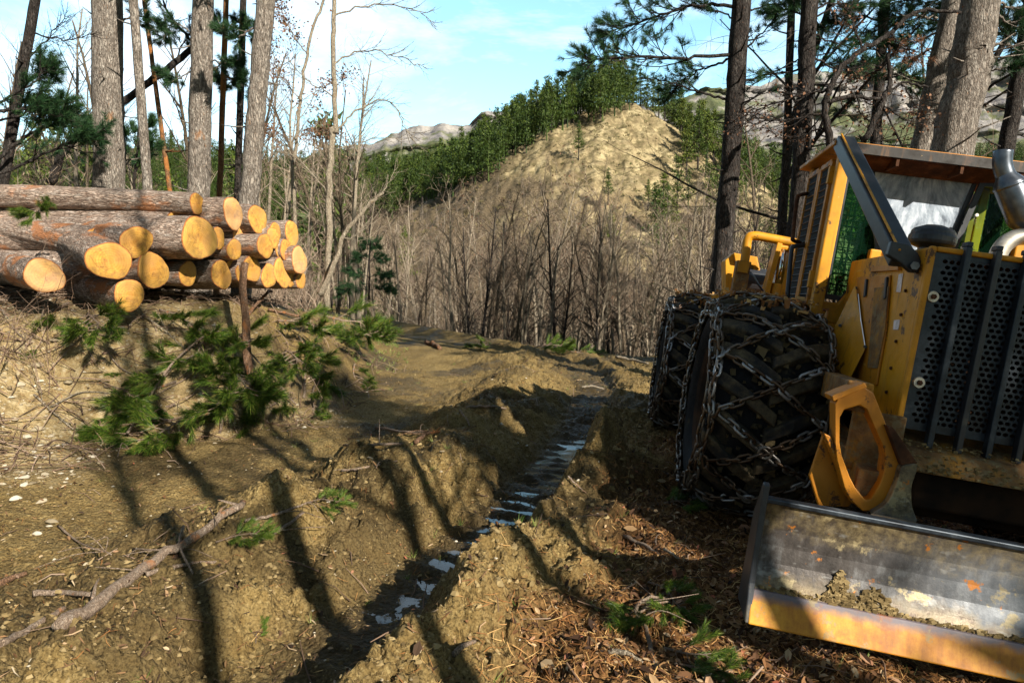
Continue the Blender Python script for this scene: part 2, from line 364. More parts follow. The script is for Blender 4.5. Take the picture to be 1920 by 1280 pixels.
def mat_leaf(name, stops, rough=.6, trans=.0, obj_=False):
    g = G(name, rough, spec=.25); r = g.island()
    if obj_:
        r = g.math('ADD', g.math('MULTIPLY', r, .6), g.math('MULTIPLY', g.objrand(), .4))
    c = g.ramp(r, stops); g.color(c)
    if trans:
        t = g.node('BsdfTranslucent'); g.l(c, t.inputs[0]); mx = g.node('MixShader'); mx.inputs[0].default_value = trans
        g.l(g.b.outputs[0], mx.inputs[1]); g.l(t.outputs[0], mx.inputs[2]); g.l(mx.outputs[0], g.t.nodes['Material Output'].inputs[0])
    return g.m
def mat_cut():
    g = G('cut_wood', .85, spec=.15); d = g.node('VectorMath'); d.operation = 'LENGTH'
    co = g.co((1, 1, 0)); nv = g.noise(3, 3, .5, co)
    g.l(co, d.inputs[0]); rad = d.outputs['Value']
    rr = g.math('ADD', g.math('MULTIPLY', rad, 240), g.math('MULTIPLY', nv, 14))
    rings = g.math('ADD', g.math('MULTIPLY', g.math('SINE', rr), .5), .5)
    c = g.mix(g.ramp(rings, [(.2, 0), (.9, .26)]), (.66, .355, .075), (.30, .125, .028))
    c = g.mix(g.ramp(rad, [(.0, .65), (.055, .25), (.09, 0)]), c, (.50, .20, .05))
    c = g.mix(g.ramp(g.noise(5, 5, .6, g.co((1, 6, 1))), [(.45, 0), (.8, .55)]), c, (.80, .52, .16))
    c = g.mix(g.ramp(g.noise(2.5, 4, .6, g.co(loc=(4, 2, 0))), [(.5, 0), (.75, .7)]), c, (.46, .235, .12)); c = g.mix(g.ramp(g.noise(4, 7, .75, g.co(loc=(1, 7, 0))), [(.53, 0), (.64, .8)]), c, (.24, .125, .055)); c = g.mix(g.ramp(g.noise(30, 3, .6, g.co((1, .12, 1), loc=(3, 1, 0))), [(.5, 0), (.72, .45)]), c, (.40, .20, .07)); tc2 = g.mix(g.objrand(), (.82, .78, .70), (1.0, 1.0, 1.0)); c = g.mix(1.0, c, tc2, 'MULTIPLY')
    crk = g.voro(2.2, g.co((2.2, .5, 0), loc=(.3, .4, 0)), 'DISTANCE_TO_EDGE'); c = g.mix(g.ramp(crk, [(.0, .55), (.006, 0)]), c, (.12, .06, .025)); c = g.mix(g.ramp(rad, [(.13, 0), (.24, .3)]), c, (.68, .42, .12))
    c = g.mix(g.math('MULTIPLY', g.ramp(g.objrand(), [(.82, 0), (.86, .45)]), g.ramp(nv, [(.3, .4), (.6, 1)])), c, (.48, .31, .22))
    g.color(c); g.bump(g.noise(22, 4, .6, g.co((1, 7, 1))), .4, .01); return g.m
SHADE_PINES = [(9.9, -5.4, .92), (9.0, -11.0, .72), (16.0, -11.5, .95)]
SHADE_BARE = [(2.9, -1.5, 1.0), (4.7, -1.3, 1.0), (6.0, -3.6, 1.1), (3.4, -3.3, .9)]
# ------------------------------------------------------------------ the materials of the place
M['ground'] = mat_ground()
M['pine_bark'] = mat_bark('grey_pine_bark', (.13, .105, .085), (.31, .265, .225), (.50, .45, .39), (.36, .16, .055), .66, 1.0)
M['dark_bark'] = mat_bark('dark_pine_bark', (.02, .017, .016), (.058, .049, .044), (.125, .112, .102), (.24, .10, .04), .70, 1.0)  # darkened so the colour also carries the shade on the right-hand trunks
M['orange_bark'] = mat_bark('orange_pine_bark', (.16, .085, .045), (.30, .15, .07), (.36, .25, .16), (.42, .17, .05), .5, 1.5)
M['log_bark'] = mat_bark('log_bark', (.24, .16, .12), (.52, .39, .31), (.72, .64, .57), (.50, .21, .09), .57, 1.1)
M['pale_bark'] = mat_bark('pale_smooth_bark', (.22, .17, .12), (.42, .35, .26), (.56, .49, .39), (.26, .17, .09), .66, 2.0)
M['brown_bark'] = mat_bark('brown_smooth_bark', (.075, .055, .038), (.17, .13, .09), (.30, .25, .18), (.2, .11, .05), .66, 2.0)
M['twig'] = mat_leaf('twig_bark', [(0, (.08, .054, .038)), (.5, (.215, .15, .105)), (1, (.40, .31, .235))], .9)
M['dead_twig'] = mat_leaf('dead_twig_bark', [(0, (.05, .032, .022)), (.5, (.15, .092, .06)), (1, (.28, .20, .145))], .9)
M['inner_bark'] = mat_simple('inner_bark', (.36, .13, .04), .9, 0, .5, 20)
M['dark_twig'] = mat_leaf('dark_twig_bark', [(0, (.03, .024, .018)), (1, (.12, .085, .06))], .9)
M['stick'] = mat_bark('stick_bark', (.17, .115, .08), (.38, .28, .205), (.54, .46, .38), (.40, .18, .08), .6, 3.5)
M['cut'] = mat_cut()
M['needles'] = mat_leaf('fresh_needles', [(0, (.016, .042, .008)), (.35, (.05, .105, .014)), (.7, (.11, .18, .022)), (.92, (.21, .26, .04)), (1, (.28, .20, .06))], .4, .25)
M['needles_dark'] = mat_leaf('tree_needles', [(0, (.010, .032, .014)), (.5, (.022, .062, .024)), (1, (.055, .115, .035))], .5, .2)
M['needles_far'] = mat_leaf('far_needles', [(0, (.016, .036, .006)), (.4, (.046, .078, .011)), (.8, (.11, .142, .02)), (1, (.19, .19, .035))], .6, .15, True)
M['rust_leaf'] = mat_leaf('withered_leaves', [(0, (.06, .032, .02)), (.5, (.155, .075, .04)), (1, (.27, .14, .08))], .7, .15)
M['litter'] = mat_leaf('leaf_litter', [(0, (.02, .010, .006)), (.3, (.075, .034, .014)), (.55, (.16, .075, .03)), (.78, (.26, .15, .065)), (.92, (.40, .29, .17)), (1, (.26, .07, .035))], .8)
M['straw'] = mat_leaf('dead_needles', [(0, (.12, .045, .014)), (.5, (.28, .12, .035)), (1, (.48, .31, .12))], .7)
M['grass'] = mat_leaf('grass_blades', [(0, (.06, .13, .02)), (.5, (.17, .24, .05)), (1, (.42, .38, .14))], .6, .2)
M['stone'] = mat_leaf('pale_stones', [(0, (.17, .13, .075)), (.5, (.33, .27, .18)), (1, (.50, .45, .36))], .9)
M['clod'] = mat_leaf('mud_clods', [(0, (.10, .068, .028)), (.6, (.20, .14, .06)), (1, (.29, .215, .105))], .95)
g = G('muddy_water', .09, spec=.4); g.color((.05, .038, .022)); g.bump(g.noise(9, 3), .12, .01); M['water'] = g.m
YEL = (.64, .275, .006)
M['yellow'] = mat_paint('yellow_paint', YEL, .75)
M['yellow2'] = mat_paint('orange_yellow_paint', (.50, .185, .007), .7)
g = G('rusted_yellow', .8, spec=.2); n = g.noise(5, 8, .7); n2 = g.noise(16, 6, .7)
c = g.ramp(n, [(.34, (.09, .045, .018)), (.5, (.19, .10, .04)), (.6, (.34, .16, .03)), (.72, (.5, .24, .03))])
g.color(g.mix(g.ramp(n2, [(.5, 0), (.62, .8)]), c, (.20, .155, .085))); g.bump(n2, .5, .02); M['rusty'] = g.m
M['roof'] = mat_paint('roof_paint', (.014, .009, .006), .8, True, (.02, .01, .008))
g = G('rust_brown', .85, spec=.2); n = g.noise(7, 8, .7)
g.color(g.ramp(n, [(.3, (.016, .009, .006)), (.5, (.065, .026, .012)), (.68, (.17, .07, .03)), (.8, (.28, .17, .10))])); g.bump(n, .4, .01); M['rust'] = g.m
g = G('black_paint', .42, spec=.45); n = g.noise(6, 7, .7)
g.color(g.ramp(n, [(.35, (.012, .013, .016)), (.6, (.03, .033, .04)), (.72, (.10, .085, .065))])); g.bump(n, .2, .006); M['black'] = g.m
g = G('grille_steel', .38, .55, .5); n = g.noise(8, 7, .7)
g.color(g.ramp(n, [(.3, (.010, .012, .016)), (.55, (.035, .045, .058)), (.75, (.11, .12, .13))])); g.rough(g.ramp(n, [(.3, .3), (.8, .65)])); M['steel'] = g.m
g = G('dark_hollow', .9, spec=.1); g.color(g.ramp(g.noise(4, 5), [(.35, (.012, .010, .009)), (.7, (.06, .03, .016))])); M['hollow'] = g.m
g = G('chrome_rod', .12, 1., .5); g.color((.75, .78, .8)); M['chrome'] = g.m
g = G('stack_steel', .32, .85, .5); n = g.noise(10, 6); g.color(g.ramp(n, [(.3, (.045, .05, .06)), (.7, (.17, .19, .22))])); M['stack'] = g.m
g = G('worn_pipe', .45, .7, .5); n = g.noise(6, 7, .7); g.color(g.ramp(n, [(.3, (.28, .19, .10)), (.5, (.55, .50, .42)), (.7, (.74, .70, .62))])); g.bump(n, .2, .01); M['pipe'] = g.m
# blade: bare steel with scratches, dry mud towards the top and rust spots
g = G('blade_steel', .5, .35, .4); n = g.noise(3, 8, .7); st = g.math('ADD', g.math('MULTIPLY', g.noise(6, 6, .7, g.co((3, 1, .9))), .35), g.math('MULTIPLY', g.noise(2.6, 9, .72, g.co(loc=(9, 1, 4))), .65)); fi = g.noise(24, 5, .7); sx = g.node('SeparateXYZ'); g.l(g.tc.outputs['Object'], sx.inputs[0])
c = g.ramp(st, [(.34, (.014, .011, .010)), (.48, (.065, .055, .050)), (.58, (.18, .175, .175)), (.72, (.42, .43, .44))])
right = g.ramp(g.math('ADD', g.math('MULTIPLY', g.math('ADD', sx.outputs['X'], 1.1), .8), g.math('MULTIPLY', n, .4)), [(.3, 0), (.9, .75)])
c = g.mix(right, c, g.mix(.5, c, (.24, .285, .34)))
top = g.math('ADD', sx.outputs['Z'], g.math('MULTIPLY', g.math('SUBTRACT', n, .5), .5))
c = g.mix(g.ramp(top, [(.42, 0), (.56, .8)]), c, g.ramp(fi, [(.35, (.06, .04, .018)), (.65, (.27, .205, .10))]))
c = g.mix(g.ramp(top, [(.17, .75), (.25, 0)]), c, g.ramp(fi, [(.35, (.09, .055, .03)), (.65, (.33, .26, .14))]))
c = g.mix(g.ramp(g.noise(7, 6, .7, g.co(loc=(3, 3, 3))), [(.60, 0), (.63, .9)]), c, (.42, .15, .022))
c = g.mix(g.ramp(g.noise(3.4, 7, .7, g.co(loc=(7, 3, 1))), [(.58, 0), (.62, .8)]), c, (.36, .29, .16))
wv = g.noise(30, 3, .6, g.co((.25, 1, .5), loc=(1, 1, 1))); c = g.mix(g.ramp(wv, [(.62, 0), (.70, .35)]), c, (.42, .42, .40))
g.color(c); g.rough(g.ramp(n, [(.3, .32), (.7, .75)])); g.bump(fi, .3, .008); M['blade'] = g.m
g = G('cutting_edge_paint', .5, spec=.35); n = g.noise(5, 8, .7); st = g.math('ADD', g.math('MULTIPLY', g.noise(8, 6, .7, g.co((4, 1, .8))), .3), g.math('MULTIPLY', g.noise(5, 8, .7, g.co(loc=(2, 8, 4))), .7)); sx = g.node('SeparateXYZ'); g.l(g.tc.outputs['Object'], sx.inputs[0])
c = g.ramp(st, [(.3, (.16, .06, .012)), (.45, (.40, .15, .012)), (.58, (.58, .26, .02)), (.75, (.62, .40, .10))])
hh = g.math('ADD', sx.outputs['Z'], g.math('MULTIPLY', g.math('SUBTRACT', n, .5), .12))
c = g.mix(g.ramp(hh, [(.125, 0), (.16, .9)]), c, (.10, .105, .14)); c = g.mix(g.ramp(n, [(.52, 0), (.64, .85)]), c, (.27, .085, .018)); c = g.mix(g.ramp(g.noise(7, 7, .75, g.co(loc=(5, 5, 2))), [(.58, 0), (.63, .8)]), c, (.27, .205, .10))
g.color(c); g.bump(n, .3, .008); M['edge'] = g.m
g = G('tyre_rubber', .8, spec=.12); n = g.noise(5, 7, .7); n2 = g.noise(22, 5, .7)
c = g.ramp(n2, [(.3, (.005, .005, .006)), (.7, (.014, .0135, .015))]); c = g.mix(g.ramp(n, [(.56, 0), (.68, .6)]), c, g.ramp(n2, [(.3, (.03, .022, .012)), (.7, (.10, .075, .04))]))
g.color(c); g.bump(n2, .5, .015); M['rubber'] = g.m
g = G('tyre_lug_rubber', .8, spec=.3); n = g.noise(4, 7, .7); n2 = g.noise(22, 5, .7)
c = g.mix(g.ramp(n, [(.42, 0), (.55, .85)]), (.011, .0105, .011), g.ramp(n2, [(.3, (.028, .021, .012)), (.7, (.115, .086, .046))])); g.color(c); g.bump(n2, .6, .015); M['lug'] = g.m
g = G('chain_steel', .4, .6, .5); r = g.island(); g.color(g.ramp(r, [(0, (.05, .028, .016)), (.45, (.11, .07, .042)), (.75, (.15, .135, .12)), (1, (.38, .38, .39))])); M['chain'] = g.m
# glass
g = G('dust_reflection_windscreen', .22, spec=.7); sx = g.node('SeparateXYZ'); g.l(g.tc.outputs['Object'], sx.inputs[0])
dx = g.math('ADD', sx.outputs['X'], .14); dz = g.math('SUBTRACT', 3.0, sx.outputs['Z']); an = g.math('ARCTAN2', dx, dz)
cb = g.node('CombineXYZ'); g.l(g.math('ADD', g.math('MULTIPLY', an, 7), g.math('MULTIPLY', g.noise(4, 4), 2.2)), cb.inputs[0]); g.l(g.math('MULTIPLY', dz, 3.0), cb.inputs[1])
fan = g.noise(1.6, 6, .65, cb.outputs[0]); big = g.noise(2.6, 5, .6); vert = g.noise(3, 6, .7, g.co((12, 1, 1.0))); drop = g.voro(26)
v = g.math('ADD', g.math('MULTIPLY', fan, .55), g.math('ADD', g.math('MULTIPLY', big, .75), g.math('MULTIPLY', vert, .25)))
c = g.ramp(v, [(.52, (.03, .035, .045)), (.68, (.09, .11, .145)), (.80, (.26, .31, .38)), (.93, (.56, .61, .68))])  # dust streaks plus sky and tree reflections painted into the colour
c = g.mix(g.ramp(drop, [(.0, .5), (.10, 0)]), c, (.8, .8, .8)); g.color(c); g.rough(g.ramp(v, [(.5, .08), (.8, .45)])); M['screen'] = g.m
g = G('green_glass', .05, spec=.6); g.color((.01, .04, .025)); t = g.node('BsdfTransparent'); t.inputs[0].default_value = (.55, .86, .60, 1)
mx = g.node('MixShader'); mx.inputs[0].default_value = .11; g.l(t.outputs[0], mx.inputs[1]); g.l(g.b.outputs[0], mx.inputs[2]); g.l(mx.outputs[0], g.t.nodes['Material Output'].inputs[0]); M['glass'] = g.m
M['red'] = mat_simple('red_knob', (.55, .03, .012), .4); M['sticker'] = mat_simple('pale_sticker', (.62, .52, .50), .6, 0, .35, 30)
M['seat'] = mat_simple('seat_vinyl', (.02, .02, .02), .5); M['stake'] = mat_bark('stake_bark', (.12, .07, .045), (.30, .17, .10), (.45, .32, .24), (.42, .17, .06), .56, 2)
# rock of the far cliffs
g = G('limestone_cliff', .95, spec=.1); a = g.co((.022, .022, .0035)); b = g.co((.003, .003, .035)); n = g.noise(1.6, 9, .68, a); n2 = g.noise(1.3, 7, .65, b); n3 = g.noise(.0045, 8, .65); sx = g.node('SeparateXYZ'); g.l(g.tc.outputs['Object'], sx.inputs[0])
c = g.ramp(g.math('ADD', g.math('MULTIPLY', n, .62), g.math('MULTIPLY', n2, .40)), [(.38, (.055, .056, .07)), (.46, (.145, .137, .14)), (.54, (.26, .24, .225)), (.66, (.38, .35, .315))])
veg = g.math('SUBTRACT', g.math('ADD', n3, g.math('MULTIPLY', g.noise(.03, 5, .7), .25)), g.math('MULTIPLY', sx.outputs['Z'], .00038)); c = g.mix(g.ramp(veg, [(.43, 0), (.50, .9)]), c, g.ramp(g.noise(.06, 6, .75), [(.35, (.03, .05, .018)), (.6, (.11, .12, .05)), (.75, (.28, .25, .16))]))
g.color(c); g.bump(g.math('ADD', n, n2), .35, 14); M['cliff'] = g.m

# ------------------------------------------------------------------ ground: one sheet from behind the camera to the far ridge
rows = list(np.linspace(-26, 1.2, 34)); y = 1.3
while y < 430: rows.append(y); y *= 1.0046 if y < 10 else 1.0068 if y < 20 else 1.011 if y < 80 else 1.0048 if y < 170 else 1.011
rows = np.array(rows); NC = 1000
hwid = np.where(rows < 1.3, np.interp(rows, [-26, 1.2], [34, 5.2]), .86 * rows + 4.0)
u = np.linspace(-1, 1, NC); GX = hwid[:, None] * u[None, :]; GY = np.repeat(rows[:, None], NC, 1)
GZ = H(GX.ravel(), GY.ravel()).reshape(GX.shape)
i = np.arange(len(rows) - 1)[:, None] * NC; j = np.arange(NC - 1)[None, :]
F = np.stack([i + j, i + j + 1, i + NC + j + 1, i + NC + j], -1).reshape(-1, 4)
mb = MB(); mb.add(np.stack([GX, GY, GZ], -1).reshape(-1, 3), F)
me = mb.mesh('ground', M['ground'], True)
li, gr, fl, pa = masks(GX.ravel(), GY.ravel())
at_ = me.color_attributes.new('zone', 'FLOAT_COLOR', 'POINT'); at_.data.foreach_set('color', np.stack([li, gr, fl, pa], -1).astype(np.float32).ravel())
d, t = rut_coords(GX.ravel(), GY.ravel())
nn = fbm(GX.ravel() * 1.1, GY.ravel() * 1.1, 4, 91)
wet = np.exp(-((d + .02) / .38) ** 4) * np.interp(GY.ravel(), [2.5, 3.6, 11, 14], [0, 1, 1, .5]) * .85
wet = np.maximum(wet, .6 * np.exp(-((d + 2.3 + nn) / .45) ** 2) * np.interp(GY.ravel(), [3, 5, 9, 12], [0, 1, 1, 0]) * sst(.5 + nn * 2.5))
wet = np.clip(np.maximum(wet, sst((nn - .03) / .12) * .58 * (GY.ravel() < 30)), 0, 1)
w_ = me.attributes.new('wet', 'FLOAT', 'POINT'); w_.data.foreach_set('value', wet.astype(np.float32))
ground = tag(link('ground', me), kind='structure')
# water standing in the rut
mb = MB(); P = spline([(a, b, 0) for a, b in RUT[3:9]], 40); d_ = np.gradient(P, axis=0); d_ /= np.linalg.norm(d_, axis=1)[:, None]; S = np.stack([d_[:, 1], -d_[:, 0]], -1)
off = np.linspace(-.34, .30, 9)
fl_ = np.mean([H(P[:, 0] + S[:, 0] * o, P[:, 1] + S[:, 1] * o) for o in (-.12, -.05, .02, .09, .15)], 0)
k = np.ones(31) / 31; fl_ = np.convolve(np.pad(fl_, 15, 'edge'), k, 'valid')
lev = fl_ + np.interp(P[:, 1], [3.2, 3.8, 4.2, 5.2, 6.2, 8, 11], [-.05, -.009, -.004, -.002, -.002, -.005, -.013])
V = np.stack([P[:, None, 0] + S[:, None, 0] * off, P[:, None, 1] + S[:, None, 1] * off, np.repeat(lev[:, None], 9, 1)], -1)
n_ = len(P); i = np.arange(n_ - 1)[:, None] * 9; j = np.arange(8)[None, :]
mb.add(V.reshape(-1, 3), np.stack([i + j, i + j + 1, i + 9 + j + 1, i + 9 + j], -1).reshape(-1, 4)); tag(obj('puddle_water', mb, M['water'], smooth=True), kind='structure')
# limestone mountains beyond
MX = [-1500, 0, 300, 560, 640, 700, 740, 770, 800, 860, 905, 935, 1000, 1100, 1245, 1300, 1330, 1400, 1500, 1560, 1600, 1700, 1760, 1850, 1900, 2100, 2600, 3400]
MY = [330, 310, 300, 300, 284, 268, 252, 246, 244, 236, 222, 214, 205, 200, 206, 184, 178, 168, 145, 134, 130, 150, 150, 126, 110, 100, 140, 220]
NX, NV = 760, 200; pxs = np.linspace(-1200, 3200, NX); topz = CAM_H + 2150 * (520 - np.interp(pxs, MX, MY)) / FOC
v = np.linspace(0, 1.12, NV)
vy = np.interp(v, [0, .5, .72, 1, 1.12], [1250, 1800, 1980, 2150, 2500]); vz = np.interp(v, [0, .5, .68, .78, 1, 1.12], [.2, .56, .68, .80, 1, .8])
XX = np.repeat(((pxs - 960) / FOC * 2150)[None, :], NV, 0); YY = np.repeat(vy[:, None], NX, 1); ZZ = vz[:, None] * topz[None, :]
gul = np.abs(fbm(XX * .010 + ZZ * .0008, ZZ * .0006, 5, 101, .62)) * 2; gul2 = fbm(XX * .035, ZZ * .003, 4, 103, .6)
wgt = sst((v - .25) / .3)[:, None]
YY = YY + wgt * (gul * 75 + gul2 * 45) + fbm(XX * .004, YY * .0, 4, 107) * 70 + wgt * np.sign(np.sin(ZZ * .06 + fbm(XX * .003, ZZ * 0, 3, 3) * 6)) * 12
ZZ = ZZ + (fbm(XX * .012, YY * .0, 5, 109, .62) * 46) * np.clip(v, .1, 1)[:, None]
i = np.arange(NV - 1)[:, None] * NX; j = np.arange(NX - 1)[None, :]
mb = MB(); mb.add(np.stack([XX, YY, ZZ], -1).reshape(-1, 3), np.stack([i + j, i + j + 1, i + NX + j + 1, i + NX + j], -1).reshape(-1, 4))
tag(obj('mountain', mb, M['cliff'], smooth=True), kind='structure')
# ------------------------------------------------------------------ the forestry skidder
sk = empty('skidder', (2.62, 3.76, -.12))
cz, sz = math.cos(R_(9)), math.sin(R_(9))
MK = Matrix(((cz, sz, 0), (-sz, cz, 0), (0, 0, 1))) @ Matrix.Rotation(R_(8.5), 3, 'Y') @ Matrix.Rotation(R_(-2.3), 3, 'X')
sk.rotation_euler = MK.to_euler()
tag(sk, 'muddy yellow forestry skidder with chained tyres and a dozer blade, parked beside the rutted track', 'skidder')
MKI = MK.inverted(); SO = Vector((2.62, 3.76, -.12))
def lp(px, py, y):
    """a measured point carried onto the machine's own upright plane at local depth y"""
    o = MKI @ (Vector((0, 0, CAM_H)) - SO); d = MKI @ ray(px, py); return o + d * ((y - o.y) / d.y)
def lx(px, py, x):
    o = MKI @ (Vector((0, 0, CAM_H)) - SO); d = MKI @ ray(px, py); return o + d * ((x - o.x) / d.x)
rg = np.random.default_rng(5)
# hood
mb = MB(); box(mb, (-.575, .012, .90), (-.53, 1.32, 1.985)); box(mb, (.53, .012, .90), (.575, 1.32, 1.985)); box(mb, (-.53, .012, 1.945), (.53, 1.32, 1.99)); box(mb, (-.53, 1.27, .9), (.53, 1.32, 1.945))
hood = obj('hood', mb, M['yellow'], sk, bevel=.018)
mb = MB(); box(mb, (-.53, .45, .95), (.53, .50, 1.94)); obj('radiator', mb, M['hollow'], hood)
# grille frame lip, perforated panel, bars, bolts
gf = MB()
box(gf, (-.583, -.028, .945), (-.548, .012, 1.985)); box(gf, (.548, -.028, .945), (.583, .012, 1.985)); box(gf, (-.548, -.028, 1.955), (.548, .012, 1.985))
grille_frame = obj('grille_frame', gf, M['yellow'], sk, bevel=.01)
gp_ = MB(); x0, x1, z0, z1 = -.505, .505, .985, 1.925; pxx, pzz = .0361, .0313; nc, nr = 28, 30
ang = np.arange(8) * math.pi / 4 + math.pi / 8
for r_ in range(nr):
    sh = 0 if r_ % 2 else pxx / 2
    for c_ in range(nc - (0 if r_ % 2 else 1)):
        cx, czz = x0 + pxx * (c_ + .5) + sh, z0 + pzz * (r_ + .5)
        inn = [(cx + .0150 * math.cos(a), czz + .0118 * math.sin(a)) for a in ang]
        hx, hz = pxx / 2, pzz / 2
        ou = [(cx + hx, czz + hz * .4), (cx + hx * .4, czz + hz), (cx - hx * .4, czz + hz), (cx - hx, czz + hz * .4), (cx - hx, czz - hz * .4), (cx - hx * .4, czz - hz), (cx + hx * .4, czz - hz), (cx + hx, czz - hz * .4)]
        cor = [(cx + hx, czz + hz), (cx - hx, czz + hz), (cx - hx, czz - hz), (cx + hx, czz - hz)]
        V = [(a, -.008, b) for a, b in ou] + [(a, -.008, b) for a, b in inn] + [(a, .004, b) for a, b in inn] + [(a, -.008, b) for a, b in cor]
        Fq = [(q, (q + 1) % 8, 8 + (q + 1) % 8, 8 + q) for q in range(8)] + [(8 + q, 8 + (q + 1) % 8, 16 + (q + 1) % 8, 16 + q) for q in range(8)]
        Fq3 = [(0, 24, 1), (2, 25, 3), (4, 26, 5), (6, 27, 7)]
        gp_.add(V, Fq + Fq3)
    if r_ % 2 == 0:
        zc = z0 + pzz * (r_ + .5)
        for a, b in ((x0, x0 + pxx / 2), (x1 - pxx / 2, x1)): gp_.add([(a, -.008, zc - pzz / 2), (b, -.008, zc - pzz / 2), (b, -.008, zc + pzz / 2), (a, -.008, zc + pzz / 2)], [(0, 1, 2, 3)])
for a, b, c, d in ((-.548, x0, .945, 1.955), (x1, .548, .945, 1.955), (x0, x1, .945, z0), (x0, x1, z1, 1.955)):
    gp_.add([(a, -.008, c), (b, -.008, c), (b, -.008, d), (a, -.008, d)], [(0, 1, 2, 3)])
grille = obj('grille', gp_, M['steel'], sk)
for k in range(7):
    x = -.397 + .1535 * k; mb = MB()
    box(mb, (x - .016, -.062, .858), (x + .016, -.0095, 2.0)); box(mb, (x - .016, -.058, 2.0), (x + .016, .012, 2.028)); mb.v[-1][:4, 1] += 0
    obj('guard_bar', mb, M['black'] if k % 2 else M['steel'], grille, bevel=.006)
for x, z in ((-.517, 1.705), (-.500, 1.215), (.517, 1.705), (.5, 1.215)):
    mb = MB(); lathe(mb, [(.002, .012), (.03, .012), (.034, .0), (.034, -.002)], 20, along((x, -.009, z), (x, -.05, z))); lathe(mb, [(.001, .026), (.014, .026), (.016, .012), (.016, .01)], 6, along((x, -.009, z), (x, -.05, z)), 1)
    obj('washer_bolt', mb, [M['pipe'], M['rust']], grille)
# bumper sill below the grille
mb = MB(); hexa(mb, [(-.60, -.16, .73), (.60, -.16, .73), (.60, .3, .73), (-.60, .3, .73)], [(-.585, -.10, .845), (.585, -.10, .845), (.585, .3, .93), (-.585, .3, .93)])
obj('bumper', mb, M['rusty'], sk, bevel=.015)
mb = MB(); box(mb, (-.5, .15, .42), (.5, 2.2, .90)); box(mb, (-.42, .0, .5), (.42, .15, .72)); box(mb, (-.62, 1.0, .62), (.62, 1.5, 1.0)); obj('belly_pan', mb, M['hollow'], sk, bevel=.02)
mb = MB(); lathe(mb, [(.02, -.9), (.15, -.9), (.15, -.3), (.23, -.2), (.23, .2), (.15, .3), (.15, .9), (.02, .9)], 16, along((0, 1.24, .8), (1, 1.24, .8))); obj('front_axle', mb, M['rust'], sk, smooth=False)
mb = MB(); lathe(mb, [(.02, -.9), (.15, -.9), (.15, -.3), (.23, -.2), (.23, .2), (.15, .3), (.15, .9), (.02, .9)], 16, along((-.1, 4.2, .82), (1, 4.2, .82))); obj('rear_axle', mb, M['rust'], sk)
# engine side: hinged door with vent and latches, folded cover plate running back to the cab
mb = MB(); prism(mb, [lx(1609, 520, -.577), lx(1672, 516, -.577), lx(1664, 620, -.577), lx(1646, 722, -.577), lx(1612, 716, -.577), lx(1609, 600, -.577)], (-.012, 0, 0))
door = obj('engine_door', mb, M['yellow2'], sk, bevel=.004)
mb = MB(); prism(mb, [lx(1641, 540, -.589), lx(1668, 537, -.589), lx(1660, 620, -.589), lx(1646, 690, -.589), lx(1628, 690, -.589), lx(1635, 610, -.589)], (-.006, 0, 0)); obj('vent', mb, M['rusty'], door)
for a, b in (((1625, 524), (1622, 556)), ((1663, 520), (1660, 560))):
    mb = MB(); beam(mb, lx(*a, -.595), lx(*b, -.595), .03, .018, (1, 0, 0)); obj('latch', mb, M['black'], door, bevel=.004)
mb = MB(); tube(mb, [lx(1609, 552, -.60), lx(1614, 600, -.605), lx(1622, 650, -.60)], .006, 8); obj('gas_strut', mb, M['chrome'], door)
cov = MB(); a, b, c, d, e = lx(1606, 522, -.58), lx(1608, 600, -.60), lx(1624, 655, -.60), lx(1592, 715, -.62), lp(1545, 655, .95)
f_ = lp(1598, 560, 1.28); prism(cov, [lp(1604, 535, 1.0), lp(1622, 655, .60), lp(1590, 718, .60), lp(1545, 657, 1.05)], (.0, .02, .0)); obj('cover_plate', cov, M['yellow'], sk, bevel=.005)
mb = MB(); prism(mb, [lx(1636, 500, -.577), lx(1690, 497, -.577), lx(1690, 507, -.577), lx(1636, 510, -.577)], (-.02, 0, 0)); obj('hood_trim', mb, M['yellow2'], sk)
for q in ([(1686, 514), (1694, 513), (1689, 548), (1681, 547)], [(1677, 600), (1688, 599), (1685, 618), (1675, 618)]):
    mb = MB(); prism(mb, [lx(*p, -.5765) for p in q], (-.003, 0, 0)); obj('decal', mb, M['sticker'], hood)
# cab
CX0, CX1, CY0, CY1 = -.80, .62, 1.30, 2.12
mb = MB(); box(mb, (CX0 + .01, CY0 + .06, 1.0), (CX1 - .01, CY1, 1.50)); prism(mb, [(-.79, 1.36, 1.5), (-.30, 1.36, 1.5), (-.30, 1.36, 1.93), (-.44, 1.36, 1.93), (-.60, 1.36, 1.66), (-.79, 1.36, 1.66)], (0, .05, 0)); prism(mb, [(.66, 1.36, 1.5), (.12, 1.36, 1.5), (.12, 1.36, 1.93), (.30, 1.36, 1.93), (.66, 1.36, 1.66)][::-1], (0, .05, 0)); box(mb, (-.44, 1.36, 1.7), (.3, 1.42, 2.10))
cab = obj('cab', mb, M['yellow'], sk, bevel=.012)
for x, y, ww in ((CX0, CY0, .085), (CX0, CY1 - .07, .06), (CX1 - .08, CY0 + .05, .08), (CX1 - .07, CY1 - .07, .07)):
    mb = MB(); box(mb, (x, y, 1.0 if y < 1.5 else 1.4), (x + ww, y + .08, 2.80)); obj('cab_post', mb, M['yellow'], cab, bevel=.01)
rf = MB(); box(rf, (-.87, 1.235, 2.80), (.80, 2.22, 2.838)); roof = obj('roof', rf, M['yellow2'], cab, bevel=.01)
mb = MB(); box(mb, (-.76, 1.227, 2.758), (.79, 1.248, 2.829)); obj('roof_fascia', mb, M['roof'], roof)
